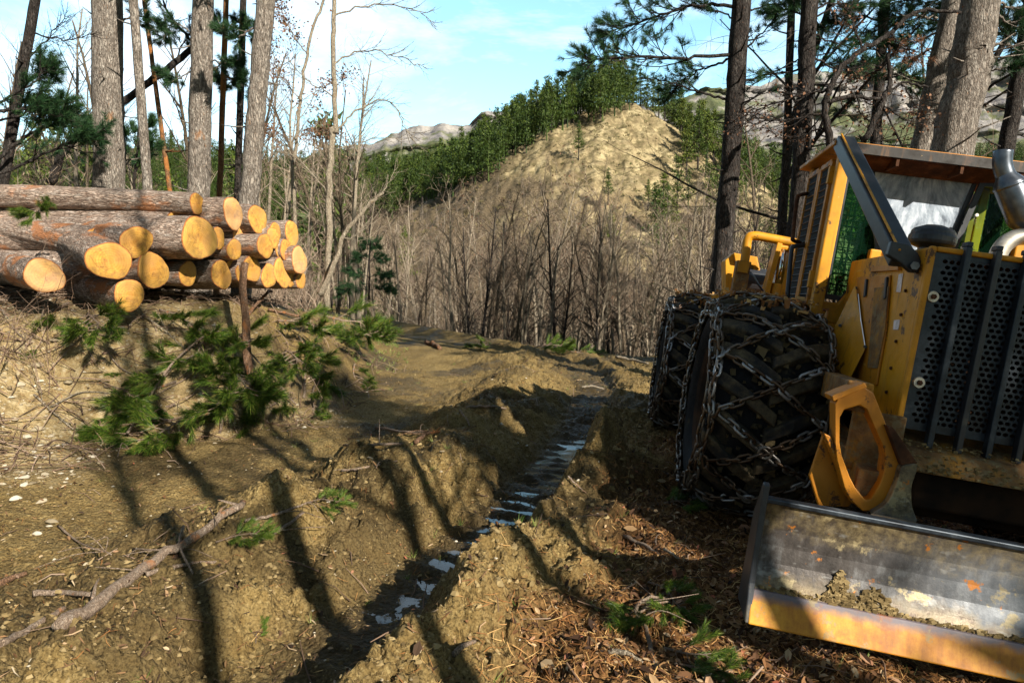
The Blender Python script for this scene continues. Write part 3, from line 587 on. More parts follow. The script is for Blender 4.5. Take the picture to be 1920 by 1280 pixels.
mb = MB(); prism(mb, [(-.70, 1.245, 2.792), (-.70, 1.52, 2.792), (-.70, 1.52, 2.70), (-.70, 1.46, 2.70)], (1.4, 0, 0)); obj('visor', mb, M['rust'], roof)
for x in (-.42, .02, .42): mb = MB(); box(mb, (x, 1.238, 2.70), (x + .02, 1.45, 2.79)); obj('roof_rib', mb, M['rust'], roof)
# windscreen, corner windows, screens
ws = [(-.335, 1.5, 2.12), (.135, 1.5, 2.12), (.25, 1.5, 2.73), (-.50, 1.5, 2.73)]
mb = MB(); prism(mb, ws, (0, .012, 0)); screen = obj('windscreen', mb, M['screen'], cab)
mb = MB()
for p, q in ((0, 1), (1, 2), (2, 3), (3, 0)): beam(mb, Vector(ws[p]) + Vector((0, .004, 0)), Vector(ws[q]) + Vector((0, .004, 0)), .035, .03, (0, 1, 0))
obj('windscreen_frame', mb, M['black'], screen, bevel=.004)
def corner_window(pts, flip):
    mb = MB(); prism(mb, pts, (0, .01, 0)); w = obj('corner_window', mb, M['glass'], cab)
    mb = MB(); n = len(pts)
    for k in range(n): beam(mb, Vector(pts[k]) + Vector((0, -.008, 0)), Vector(pts[(k + 1) % n]) + Vector((0, -.008, 0)), .04, .022, (0, 1, 0))
    obj('window_seal', mb, M['black'], w)
    mb = MB(); xs = [p[0] for p in pts]; zs = [p[2] for p in pts]
    def inside(x, z):
        c = False
        for k in range(n):
            (xa, _, za), (xb, _, zb) = pts[k], pts[k - 1]
            if (za > z) != (zb > z) and x < (xb - xa) * (z - za) / (zb - za) + xa: c = not c
        return c
    def runs(fix, vert):
        lo, hi = (min(zs), max(zs)) if vert else (min(xs), max(xs)); ss = np.linspace(lo, hi, 80); st = None
        for s in ss:
            ok = inside(fix, s) if vert else inside(s, fix)
            if ok and st is None: st = s
            if ok: en = s
        if st is not None and en - st > .03:
            a, b = ((fix, 1.50, st), (fix, 1.50, en)) if vert else ((st, 1.50, fix), (en, 1.50, fix)); tube(mb, [a, b], .0042, 4, cap=False)
    for x in np.arange(min(xs) + .02, max(xs), .042): runs(x, True)
    for z in np.arange(min(zs) + .02, max(zs), .042): runs(z, False)
    if not flip: obj('wire_mesh', mb, M['black'], w)
    return w
corner_window([(-.70, 1.40, 1.70), (-.56, 1.40, 1.70), (-.42, 1.44, 1.96), (-.36, 1.47, 2.12), (-.52, 1.47, 2.70), (-.70, 1.40, 2.70)], False)
corner_window([(.16, 1.47, 2.12), (.22, 1.44, 1.97), (.54, 1.42, 1.97), (.54, 1.42, 2.70), (.28, 1.47, 2.70)], True)
mb = MB()
for x, z in ((-.715, 2.45), (-.715, 2.1), (-.715, 1.8), (-.46, 1.86), (-.40, 2.05), (.2, 2.2), (.25, 2.45)): lathe(mb, [(.001, .012), (.012, .012), (.014, 0)], 8, along((x, 1.385, z), (x, 1.3, z)))
obj('rivet', mb, M['pipe'], cab)
def side_panel(y0, y1, z0, z1):
    fr = MB()
    for a, b in (((y0, z0), (y1, z0)), ((y1, z0), (y1, z1)), ((y1, z1), (y0, z1)), ((y0, z1), (y0, z0))): beam(fr, (-.803, *a), (-.803, *b), .045, .03, (1, 0, 0))
    p = obj('side_screen', fr, M['yellow2'], cab, bevel=.004); mb = MB()
    for y in np.arange(y0 + .03, y1, .028): tube(mb, [(-.80, y, z0), (-.80, y, z1)], .0045, 4, cap=False)
    for z in np.arange(z0 + .03, z1, .055): tube(mb, [(-.808, y0, z), (-.808, y1, z)], .0055, 4, cap=False)
    obj('wire_mesh', mb, M['black'], p)
    mb = MB(); box(mb, (-.79, y0, z0), (-.785, y1, z1)); obj('dark_pane', mb, M['hollow'], p)
side_panel(1.42, 1.70, 1.45, 2.72); side_panel(1.75, 2.06, 1.62, 2.72)
mb = MB()
for z in (2.55, 1.75): mb = MB(); box(mb, (-.83, 1.385, z), (-.79, 1.43, z + .13)); obj('door_hinge', mb, M['yellow'], cab, bevel=.004)
mb = MB(); box(mb, (-.81, 1.4, 1.08), (-.78, 2.1, 1.44)); obj('step_panel', mb, M['rusty'], cab, bevel=.006)
mb = MB(); box(mb, (-.35, 1.75, 1.5), (.1, 2.05, 1.95)); box(mb, (-.35, 1.98, 1.95), (.1, 2.08, 2.4)); obj('driver_seat', mb, M['seat'], cab, bevel=.04)
mb = MB(); tube(mb, spline([(-.66, 1.62, 1.55), (-.64, 1.62, 1.9), (-.60, 1.62, 2.28), (-.57, 1.62, 2.40), (-.66, 1.62, 2.42)], 6), .014, 8); obj('grab_rail', mb, M['yellow'], cab, smooth=True)
mb = MB(); tube(mb, [(-.58, 1.56, 1.5), (-.57, 1.55, 1.84)], .01, 6); lv = obj('lever', mb, M['black'], cab)
mb = MB(); lathe(mb, [(.001, .055), (.018, .05), (.028, .03), (.024, .008), (.01, 0)], 12, along((-.57, 1.55, 1.83), (-.57, 1.55, 2))); obj('lever_knob', mb, M['red'], lv, smooth=True)
mb = MB(); box(mb, (-.74, 1.43, 2.58), (-.66, 1.47, 2.68)); obj('work_lamp', mb, M['sticker'], cab, bevel=.008)
mb = MB(); box(mb, (-.73, 2.05, 1.5), (-.69, 2.1, 2.75)); box(mb, (.5, 2.05, 1.5), (.54, 2.1, 2.75)); box(mb, (-.69, 2.05, 1.5), (.5, 2.1, 1.62)); obj('rear_frame', mb, M['yellow2'], cab)
mb = MB()
for x in np.arange(-.69, .5, .1): tube(mb, [(x, 2.08, 1.6), (x, 2.08, 2.75)], .005, 4, cap=False)
for z in np.arange(1.65, 2.75, .1): tube(mb, [(-.7, 2.085, z), (.5, 2.085, z)], .005, 4, cap=False)
obj('rear_mesh', mb, M['black'], cab)
# falling-object braces from the roof corners to the hood
for s in (0, 1):
    fx = (lambda p: p) if s == 0 else (lambda p: (-p[0] - .10, p[1], p[2]))
    mb = MB(); beam(mb, fx((-.80, 1.26, 2.83)), fx((-.665, .12, 1.90)), .105, .12, (1, 0, 0)); br = obj('roof_brace', mb, M['black'], sk, bevel=.008)
    mb = MB(); d = Vector((.135, -1.14, -.93)).normalized(); u = Vector((1, 0, 0)).cross(d).normalized(); sd_ = d.cross(u)
    n1 = -u if (-u).y < 0 else u; off = n1 * .0615 + Vector((-.036, 0, 0))
    if s == 0:
        beam(mb, Vector((-.80, 1.26, 2.83)) + off, Vector((-.665, .12, 1.90)) + off, .012, .014, (1, 0, 0)); obj('worn_edge', mb, M['yellow'], br, bevel=.004)
        mb = MB(); prism(mb, [lp(1672, 452, .085), lp(1705, 458, .085), lp(1722, 474, .085), lp(1729, 492, .085), lp(1722, 512, .085), lp(1708, 510, .085), lp(1690, 494, .085), lp(1664, 478, .085)], (0, .05, 0)); bk = obj('brace_bracket', mb, M['black'], br, bevel=.008)
        mb = MB(); lathe(mb, [(.001, .04), (.025, .04), (.025, 0)], 6, along(lp(1716, 498, .085), lp(1716, 498, .0))); obj('bolt', mb, M['stack'], bk)
for (px, py) in ((1604, 540), (1610, 612), (1622, 650), (1560, 655), (1590, 706), (1575, 610)):
    mb = MB(); p = lp(px, py, .97); p = lx(px, py, -.60) if px > 1595 else p; lathe(mb, [(.001, .014), (.011, .014), (.013, 0)], 6, along(p, p + Vector((-.3, -1, 0)))); obj('bolt', mb, M['black'], hood)
for py in (545, 590, 640, 690, 735):
    p = lx(1699 - (py - 545) * .19, py, -.578); mb = MB(); lathe(mb, [(.001, .010), (.010, .010), (.012, 0)], 6, along(p, p + Vector((-1, 0, 0)))); obj('bolt', mb, M['rust'], hood)
for k, pts in enumerate(([(-.52, .25, .95), (-.62, .35, .80), (-.60, .7, .78), (-.55, 1.1, .9)], [(-.50, .2, .88), (-.60, .25, .70), (-.66, .6, .66), (-.6, 1.0, .75)], [(-.45, -.05, .72), (-.55, -.15, .62), (-.62, -.05, .60), (-.6, .2, .66)])):
    mb = MB(); tube(mb, spline(pts, 7), .016, 8); obj('hydraulic_hose', mb, M['black'], sk, smooth=True)
# breather cap, exhaust
mb = MB(); A = along((-.285, .72, 1.98), (-.285, .72, 2.4)); lathe(mb, [(.05, 0), (.075, .03), (.075, .09), (.10, .10), (.135, .115), (.142, .135), (.142, .165), (.132, .185), (.13, .2), (.118, .215), (.06, .24), (.001, .245)], 32, A)
obj('air_intake', mb, M['black'], sk, smooth=False, bevel=.004)
mb = MB(); tube(mb, spline([(.115, .9, 2.80), (.125, .9, 2.72), (.15, .9, 2.66), (.18, .9, 2.61)], 6), [.058] * 19, 20); lathe(mb, [(.05, -.05), (.062, 0), (.088, .04), (.094, .06), (.094, .30), (.088, .33), (.06, .37), (.055, .45)], 28, along((.165, .9, 2.635), (.36, .9, 2.30)))
lathe(mb, [(.0955, .055), (.098, .06), (.098, .07), (.0955, .075)], 28, along((.165, .9, 2.635), (.36, .9, 2.30))); ex = obj('exhaust_stack', mb, M['stack'], sk, smooth=True)
mb = MB(); tube(mb, spline([(.155, .8, 1.93), (.16, .8, 2.06), (.185, .8, 2.16), (.25, .8, 2.225), (.34, .8, 2.24), (.46, .82, 2.235)], 8), .054, 20); obj('elbow_pipe', mb, M['pipe'], ex, smooth=True)
# dozer blade
prof = [(-.905, .165), (-.862, .22), (-.835, .29), (-.822, .37), (-.822, .45), (-.835, .52), (-.850, .575)]; th = .035
NBX = 60; xs = np.linspace(-1.40, 1.45, NBX); mb = MB()
fr = np.array(prof); bk = fr + np.array([th, 0]); ring = np.vstack([fr, bk[::-1]]); nR = len(ring)
V = np.array([[(x, a, b) for a, b in ring] for x in xs]).reshape(-1, 3)
i = np.arange(NBX - 1)[:, None] * nR; j = np.arange(nR)[None, :]; j2 = (j + 1) % nR
mb.add(V, np.stack([i + j, i + nR + j, i + nR + j2, i + j2], -1).reshape(-1, 4)); mb.f.append((np.array([range(nR)]), 0)); mb.f.append((np.array([range((NBX - 1) * nR, NBX * nR)][::-1]), 0))
blade = obj('dozer_blade', mb, M['blade'], sk, smooth=False)
mb = MB(); hexa(mb, [(-1.42, -.975, .03), (1.47, -.975, .03), (1.47, -.95, .02), (-1.42, -.95, .02)], [(-1.42, -.915, .175), (1.47, -.915, .175), (1.47, -.885, .175), (-1.42, -.885, .175)]); obj('cutting_edge', mb, M['edge'], blade, bevel=.006)
mb = MB(); box(mb, (-1.41, -.865, .575), (1.46, -.80, .60)); obj('top_lip', mb, M['steel'], blade, bevel=.006)
for x in (-1.435, 1.45):
    mb = MB(); prism(mb, [(x, -.97, .03), (x, -.91, .20), (x, -.87, .52), (x, -.86, .66), (x, -.83, .67), (x, -.80, .60), (x, -.75, .5), (x, -.75, .06)], (.03, 0, 0)); obj('end_plate', mb, M['black'], blade, bevel=.006)
mb = MB()
for x in np.concatenate([np.linspace(-1.38, 1.4, 420), rg.normal(-1.02, .032, 150), rg.normal(-.865, .05, 150)]):
    big = math.exp(-((x + 1.02) / .045) ** 2) + .62 * math.exp(-((x + .865) / .07) ** 2); s = .005 + .007 * rg.random() ** 2; zz = .178 + (big * .125 + .012) * rg.random()
    yy = np.interp(zz, [b for a, b in prof], [a for a, b in prof]) - .004 - .012 * big * rg.random()
    V = (rg.random((8, 3)) - .5) * s * 1.5 + np.array([[-1, -1, -1], [1, -1, -1], [1, 1, -1], [-1, 1, -1], [-1, -1, 1], [1, -1, 1], [1, 1, 1], [-1, 1, 1]]) * s * .8 * np.array([1.4, .7, .9]) + np.array([x, yy, zz]); mb.add(V, BOXF)
tag(obj('dried_mud', mb, M['clod'], blade), kind='stuff')
# blade arms: open frame, gooseneck down to the blade, push arm back to the axle
def chaikin(P, n=1):
    P = [Vector((*p, 0)) for p in P]
    for _ in range(n): P = [q for i in range(len(P)) for q in (P[i] * .82 + P[(i + 1) % len(P)] * .18, P[i] * .18 + P[(i + 1) % len(P)] * .82)]
    return [(p.x, p.y) for p in P]
def arm(mir):
    def q(px, py, y):
        p = lp(px, py, y); return Vector((-p.x, p.y, p.z)) if mir else p
    o_ = [(1566, 737), (1632, 722), (1664, 800), (1690, 870), (1674, 930), (1624, 964), (1588, 930), (1566, 850)]; i_ = [(1575, 770), (1621, 757), (1646, 815), (1662, 850), (1655, 897), (1628, 944), (1598, 906), (1574, 842)]
    rg2 = lambda l, y: [q(*p, y) for p in l]
    mb = MB(); prism(mb, rg2(chaikin(o_), -.36), (0, .10, 0), holes=rg2(chaikin(i_), -.36)); a = obj('blade_arm', mb, M['yellow2'], sk, bevel=.006)
    mb = MB(); prism(mb, rg2([(1545, 812), (1558, 818), (1606, 930), (1592, 950), (1535, 948), (1518, 892)], -.26), (0, .03, 0)); prism(mb, rg2([(1545, 812), (1558, 818), (1612, 935), (1600, 945)], -.34), (0, .08, 0)); obj('gusset', mb, M['yellow2'], a, bevel=.005)
    mb = MB(); prism(mb, rg2([(1560, 742), (1622, 717), (1626, 726), (1563, 752)], -.39), (0, .14, 0)); obj('cap_plate', mb, M['yellow2'], a, bevel=.004)
    mb = MB(); prism(mb, rg2([(1662, 797), (1676, 802), (1721, 868), (1690, 872)], -.40), (0, .14, 0)); obj('wear_plate', mb, M['rust'], a, bevel=.006)
    mb = MB(); prism(mb, rg2(chaikin([(1690, 872), (1721, 868), (1719, 885), (1709, 912), (1710, 950), (1724, 985), (1628, 966), (1664, 945), (1682, 905)], 2), -.41), (0, .10, 0)); hexa(mb, rg2([(1632, 966), (1722, 984), (1724, 990), (1632, 972)], -.80), rg2([(1632, 960), (1716, 976), (1716, 980), (1632, 966)], -.33)); obj('gooseneck', mb, M['blade'], a, bevel=.006)
    s = -1 if mir else 1
    mb = MB(); beam(mb, (-.90 * s, -.30, 1.10), (-.72 * s, .95, 1.08), .13, .16); beam(mb, (-.76 * s, -.3, .62), (-.62 * s, .9, .72), .14, .2); box(mb, (min(-.86 * s, -.58 * s), -.16, .68), (max(-.86 * s, -.58 * s), -.12, 1.02)); obj('push_arm', mb, M['rusty'], a, bevel=.01)
arm(False); arm(True)
mc = MB()
for k in range(800):
    x = rg.uniform(-.58, .58); f = rg.random(); c = np.array([x, -.16 + .06 * f + rg.normal(0, .004), .735 + .10 * f]); 
    if rg.random() < .45: c = np.array([x, -.10 + .35 * rg.random() ** 2, .85 + .04 * rg.random()])
    s = .002 + .008 * rg.random() ** 3; mc.add((rg.random((8, 3)) - .5) * s * 1.4 + np.array([[-1, -1, -1], [1, -1, -1], [1, 1, -1], [-1, 1, -1], [-1, -1, 1], [1, -1, 1], [1, 1, 1], [-1, 1, 1]]) * s * np.array([1.3, .8, .6]) + c, BOXF)
tag(obj('caked_mud', mc, M['clod'], sk), kind='stuff')
# wheels with tyres, lugs and chains
M['mudcake'] = mat_leaf('caked_mud', [(0, (.018, .013, .008)), (.6, (.06, .044, .022)), (1, (.15, .11, .055))], .95)
def make_wheel():
    root = MB(); hw = .38
    pr = [(.42, -.28), (.50, -.345), (.57, -.378), (.63, -.372), (.675, -.345), (.712, -.29), (.738, -.19), (.750, 0), (.738, .19), (.712, .29), (.675, .345), (.63, .372), (.57, .378), (.50, .345), (.42, .28)]
    X = along((0, 0, 0), (1, 0, 0)); lathe(root, pr, 72, X); ty = obj('wheel', root, M['rubber'], sk, smooth=True)
    lg = MB(); NL = 20
    for k in range(NL):
        for s in (-1, 1):
            a0 = 2 * math.pi * (k + (.5 if s > 0 else 0)) / NL; rows_ = []
            for f in np.linspace(0, 1, 6):
                x = s * (-.03 + .425 * f); aa = a0 - .34 * f * 1.0; rt = .815 - .105 * max(0, f - .35) ** 1.6 / .5; rb = .725 - .09 * max(0, f - .5) / .5; wd = .062 + .02 * f
                rows_.append([(x, r_ * math.cos(aa + dd), r_ * math.sin(aa + dd)) for r_, dd in ((rb, -wd * 1.15), (rt, -wd * .8), (rt, wd * .8), (rb, wd * 1.15))])
            V = np.array(rows_).reshape(-1, 3); V = V + (rg.random(V.shape) - .5) * .008
            Fq = [(4 * i + j, 4 * i + j + 1, 4 * i + 5 + j, 4 * i + 4 + j) for i in range(5) for j in range(3)] + [(0, 3, 2, 1), (20, 21, 22, 23)]
            lg.add(V, Fq if s > 0 else [f[::-1] for f in Fq])
    obj('tread_lug', lg, M['lug'], ty, bevel=.012)
    rm = MB(); lathe(rm, [(.001, -.12), (.12, -.12), (.14, -.16), (.30, -.18), (.36, -.24), (.42, -.31), (.46, -.33), (.46, -.30), (.42, -.28), (.42, .28), (.46, .30), (.46, .33), (.42, .31), (.36, .24), (.14, .16), (.001, .16)], 40, X); obj('rim', rm, M['hollow'], ty, smooth=False)
    # chain: stadium-shaped links strung along rails at both shoulders and a zig-zag net over the tread
    ch = MB(); wl, wr = .046, .0100
    pa = []
    for a in np.linspace(-math.pi / 2, math.pi / 2, 5): pa.append((wl + .018 * math.cos(a) - .016, .020 * math.sin(a)))
    for a in np.linspace(math.pi / 2, 3 * math.pi / 2, 5): pa.append((-wl + .018 * math.cos(a) + .016, .020 * math.sin(a)))
    pa = np.array(pa); npth = len(pa); na = 5
    tg = np.roll(pa, -1, 0) - np.roll(pa, 1, 0); tg /= np.linalg.norm(tg, axis=1)[:, None]; nn_ = np.stack([-tg[:, 1], tg[:, 0]], -1)
    aa = np.arange(na) * 2 * math.pi / na
    L0 = np.array([[(p[0] + n_[0] * wr * math.cos(a), p[1] + n_[1] * wr * math.cos(a), wr * math.sin(a)) for a in aa] for p, n_ in zip(pa, nn_)]).reshape(-1, 3)
    i = np.arange(npth)[:, None] * na; i2 = ((np.arange(npth) + 1) % npth)[:, None] * na; j = np.arange(na)[None, :]; jj = (j + 1) % na
    LF = np.stack([i + j, i2 + j, i2 + jj, i + jj], -1).reshape(-1, 4)
    def string(P, pitch=.066):
        P = np.asarray(P); sgl = np.linalg.norm(np.diff(P, axis=0), axis=1); cum = np.concatenate([[0], np.cumsum(sgl)]); n = int(cum[-1] / pitch)
        for k in range(n):
            s0 = (k + .5) * pitch; p = np.array([np.interp(s0, cum, P[:, c]) for c in range(3)]); p2 = np.array([np.interp(s0 + .02, cum, P[:, c]) for c in range(3)]); p1 = np.array([np.interp(s0 - .02, cum, P[:, c]) for c in range(3)])
            t_ = p2 - p1; t_ /= np.linalg.norm(t_) + 1e-9; rad = np.array([0, p[1], p[2]]); rad /= np.linalg.norm(rad) + 1e-9
            b = np.cross(rad, t_); b /= np.linalg.norm(b) + 1e-9; u_ = np.cross(t_, b)
            an = (math.pi / 4 if k % 2 else -math.pi / 4) + rg.normal(0, .25); e1 = b * math.cos(an) + u_ * math.sin(an); e2 = np.cross(t_, e1)
            ch.add(L0 @ np.stack([t_, e1, e2]) + p + rg.normal(0, .003, 3), LF)
    def cyl(x, r_, a): return (x, r_ * math.cos(a), r_ * math.sin(a))
    A_ = np.linspace(0, 2 * math.pi, 400)
    for s in (-1, 1):
        string([cyl(s * (.372 + .012 * math.sin(9 * a)), .728 + .012 * math.sin(18 * a + 1), a) for a in A_])
        string([cyl(s * .40, .655 + .02 * math.sin(7 * a), a) for a in A_])
    NP = 6
    tri = lambda t: 4 * abs((t % 1) - .5) - 1
    for ph in (0, .5):
        string([cyl(.345 * tri(NP * a / (2 * math.pi) + ph), .828 - .085 * abs(tri(NP * a / (2 * math.pi) + ph)) ** 2.2 + .008 * math.sin(31 * a), a) for a in np.linspace(0, 2 * math.pi, 1200)], .070)
    for k in range(NP * 2):
        a = 2 * math.pi * (k + .5) / (NP * 2); 
        for x0_ in (0,):
            c = np.array(cyl(x0_, .834, a)); rad = np.array([0, math.cos(a), math.sin(a)]); tn = np.cross(rad, [1, 0, 0]); Rg = []
            th_ = np.arange(14) * 2 * math.pi / 14
            for t_ in th_:
                dirv = np.array([1, 0, 0]) * math.cos(t_) + tn * math.sin(t_)
                Rg.append([c + dirv * (.042 + .010 * math.cos(q)) + rad * .010 * math.sin(q) for q in aa])
            i = np.arange(14)[:, None] * na; i2 = ((np.arange(14) + 1) % 14)[:, None] * na
            ch.add(np.array(Rg).reshape(-1, 3), np.stack([i + j, i2 + j, i2 + jj, i + jj], -1).reshape(-1, 4))
    for k in range(18):
        a = 2 * math.pi * k / 18
        for s in (-1, 1): string([cyl(s * .40, .655, a), cyl(s * .40, .70, a + .02), cyl(s * .372, .728, a + .04)], .055)
    obj('tyre_chain', ch, M['chain'], ty, smooth=True)
    md = MB()
    for k in range(900):
        a = rg.random() * 6.28; x = np.clip(rg.normal(0, .22), -.36, .36); sx_ = abs(x) / .38; r_ = .752 - .11 * max(0, sx_ - .35) + .030 * rg.random(); c = np.array(cyl(x, r_, a)); s = .006 + .022 * rg.random() ** 2.5
        md.add((rg.random((8, 3)) - .5) * s * 1.3 + np.array([[-1, -1, -1], [1, -1, -1], [1, 1, -1], [-1, 1, -1], [-1, -1, 1], [1, -1, 1], [1, 1, 1], [-1, 1, 1]]) * s * .9 + c, BOXF)
    tag(obj('caked_mud', md, M['mudcake'], ty), kind='stuff')
    # chips and mud caught on the top of the tyre
    mc = MB()
    for k in range(260):
        a = math.pi / 2 + rg.normal(0, .26); x = rg.normal(.02, .17); r_ = .80 + rg.random() * .045; c = np.array(cyl(np.clip(x, -.34, .34), r_, a)); s = .006 + .016 * rg.random() ** 2
        mc.add((rg.random((8, 3)) - .5) * s + np.array([[-1, -1, -1], [1, -1, -1], [1, 1, -1], [-1, 1, -1], [-1, -1, 1], [1, -1, 1], [1, 1, 1], [-1, 1, 1]]) * s * .7 * (np.array([2.2, 1, .6])[rg.permutation(3)]) + c, BOXF)
    tag(obj('wood_chips', mc, M['straw'], ty), kind='stuff')
    return ty
wh = make_wheel(); wh.location = (-1.145, 1.24, .80)
for k, (loc, rx) in enumerate((((-1.235, 4.2, .84), .11), ((1.12, 1.24, .80), .05), ((1.0, 4.2, .84), .08))):
    c = copy_tree(wh, sk); c.location = loc; c.rotation_euler = (rx, 0, 0)
# rear frame: arch, crane post with cylinder, winch housing, hand rails
mb = MB(); box(mb, (-.75, 2.5, .7), (.7, 5.0, 1.25)); box(mb, (-.85, 3.6, 1.25), (.7, 4.9, 1.62)); box(mb, (-.3, 2.1, .6), (.3, 2.6, 1.2)); rear = obj('rear_body', mb, M['yellow2'], sk, bevel=.015)
mb = MB(); P = [lp(1392, 520, 3.0), lp(1399, 470, 3.0), lp(1402, 449, 3.0), lp(1412, 442, 3.0), lp(1440, 446, 3.0), lp(1495, 456, 3.0), lp(1540, 462, 3.0)]
tube(mb, spline(P, 5), .045, 12); obj('guard_arch', mb, M['yellow'], rear, smooth=True)
mb = MB(); beam(mb, lp(1394, 490, 3.0), lp(1378, 580, 3.0), .14, .12, (0, 1, 0)); pt = obj('arch_post', mb, M['rusty'], rear, bevel=.008)
mb = MB(); prism(mb, [lp(1386, 489, 2.92), lp(1407, 491, 2.92), lp(1402, 512, 2.92), lp(1382, 509, 2.92)], (0, .02, 0)); obj('post_cap', mb, M['yellow'], pt)
for a, b in (((1459, 457), (1432, 560)), ((1484, 460), (1462, 560))):
    mb = MB(); beam(mb, lp(*a, 3.05), lp(*b, 3.05), .05, .18, (0, 1, 0)); obj('boom_plate', mb, M['yellow'], rear, bevel=.006)
mb = MB(); tube(mb, [lp(1459, 532, 3.02), lp(1452, 570, 3.02)], .062, 14); cy = obj('hydraulic_cylinder', mb, M['yellow'], rear)
mb = MB(); tube(mb, [lp(1456, 462, 3.02), lp(1482, 466, 3.02)], .04, 12); obj('pivot_pin', mb, M['yellow'], cy)
mb = MB(); tube(mb, [lp(1468, 466, 3.02), lp(1459, 534, 3.02)], .036, 14); obj('piston_rod', mb, M['chrome'], cy, smooth=True)
mb = MB(); prism(mb, [lp(1360, 488, 3.5), lp(1376, 474, 3.5), lp(1383, 548, 3.5), lp(1361, 548, 3.5)], (0, .3, 0)); prism(mb, [lp(1376, 474, 3.45), lp(1418, 481, 3.45), lp(1424, 505, 3.45), lp(1416, 498, 3.45), lp(1379, 490, 3.45)], (0, .35, 0)); prism(mb, [lp(1412, 481, 3.48), lp(1420, 481, 3.48), lp(1426, 510, 3.48), lp(1424, 548, 3.48), lp(1414, 548, 3.48)], (0, .3, 0)); prism(mb, [lp(1340, 552, 3.3), lp(1372, 545, 3.3), lp(1372, 572, 3.3), lp(1345, 572, 3.3)], (0, .3, 0))
wi = obj('winch_housing', mb, M['yellow'], rear, bevel=.006)
mb = MB(); lathe(mb, [(.01, -.02), (.13, -.02), (.14, 0), (.14, .42), (.01, .42)], 20, along(lp(1385, 525, 3.55), lp(1420, 528, 3.55))); obj('winch_drum', mb, M['black'], wi)
mb = MB(); tube(mb, spline([lp(1404, 512, 2.95), lp(1412, 516, 2.93), lp(1420, 530, 2.93), lp(1440, 558, 2.95)], 6), .012, 6); obj('hydraulic_hose', mb, M['stack'], rear, smooth=True)
mb = MB(); tube(mb, spline([lx(1513, 363, -.82), lx(1500, 366, -.9), lx(1494, 375, -.92), lx(1487, 440, -.92), lx(1487, 450, -.92), lx(1500, 455, -.85)], 6), .016, 8); obj('hand_rail', mb, M['rust'], cab, smooth=True)
mb = MB(); tube(mb, spline([lx(1508, 460, -.82), lx(1490, 462, -.9), lx(1484, 472, -.92), lx(1476, 560, -.92)], 6), .018, 8); obj('hand_rail', mb, M['black'], cab, smooth=True)
# ------------------------------------------------------------------ log pile
rl = np.random.default_rng(11)
def make_log(px, py, h, yaw, slope, length, label, taper=1.0, D=None, squash=1.0):
    D = D if D else 7.0 + (px - 80) / 480 * 2.7
    c = at(px, py, D); r = h * D / FOC / 2
    ax = Vector((math.sin(R_(yaw)) * math.cos(R_(slope)), math.cos(R_(yaw)) * math.cos(R_(slope)), math.sin(R_(slope))))
    Mx = (-ax).to_track_quat('Z', 'Y').to_matrix().to_4x4() @ Matrix.Rotation(rl.random() * 6.28, 4, 'Z'); Mx.translation = c   # local +z looks out of the cut end
    n = 56; ks = 90; t = np.linspace(0, 1, ks); zs = -length * t; a = np.arange(n) * 2 * math.pi / n
    A, Z = np.meshgrid(a, zs); ov = 1 + .075 * np.cos(2 * A + rl.random() * 6) + .04 * np.cos(3 * A + rl.random() * 6) + .02 * np.cos(5 * A + rl.random() * 6)
    u_, v_ = np.cos(A) * 2.2 + px, np.sin(A) * 2.2 + Z * 1.1
    bark = np.abs(fbm(np.cos(A) * 6 + px, np.sin(A) * 6 + Z * 3.0 + py, 4, 7)) * .22 - .035 + fbm(u_, v_, 3, 9) * .07
    RR = r * ov * (1 + (taper - 1) * np.repeat(t[:, None], n, 1)) * (1 + bark * np.where(np.repeat(t[:, None], n, 1) < .004, .4, 1))
    bend = np.sin(t * math.pi) * .04 * (rl.random() - .5) * length
    V = np.stack([RR * np.cos(A) + bend[:, None], RR * np.sin(A), Z], -1).reshape(-1, 3)
    i = np.arange(ks - 1)[:, None] * n; j = np.arange(n)[None, :]; j2 = (j + 1) % n
    mb = MB(); mb.add(V, np.stack([i + j, i + n + j, i + n + j2, i + j2], -1).reshape(-1, 4))
    mb.f.append((np.array([range((ks - 1) * n, ks * n)]), 0))
    o = obj('pine_log', mb, M['log_bark'], smooth=True); o.matrix_world = Mx; tag(o, label, 'log', 'felled pine logs in the roadside stack')
    fv = [(0, 0, .008)]; rings = [.35, .7, .945, .99]
    for q, k in enumerate(rings):
        for m in range(n): fv.append((RR[0, m] * math.cos(a[m]) * k, RR[0, m] * math.sin(a[m]) * k, .008 + .006 * (rl.random() - .5) if q < 3 else .0))
    F = [(0, 1 + m, 1 + (m + 1) % n) for m in range(n)]
    rq = lambda q: [(1 + q * n + m, 1 + (q + 1) * n + m, 1 + (q + 1) * n + (m + 1) % n, 1 + q * n + (m + 1) % n) for m in range(n)]
    mb = MB(); mb.add(fv, F + rq(0) + rq(1)); mb.f += [(np.array(rq(2)), 1)]; link('cut_face', mb.mesh('cut_face', [M['cut'], M['inner_bark']], True), o)
    for k in range(rl.integers(1, 4)):   # knot stubs stay in the bark mesh of the log
        pass
    return o
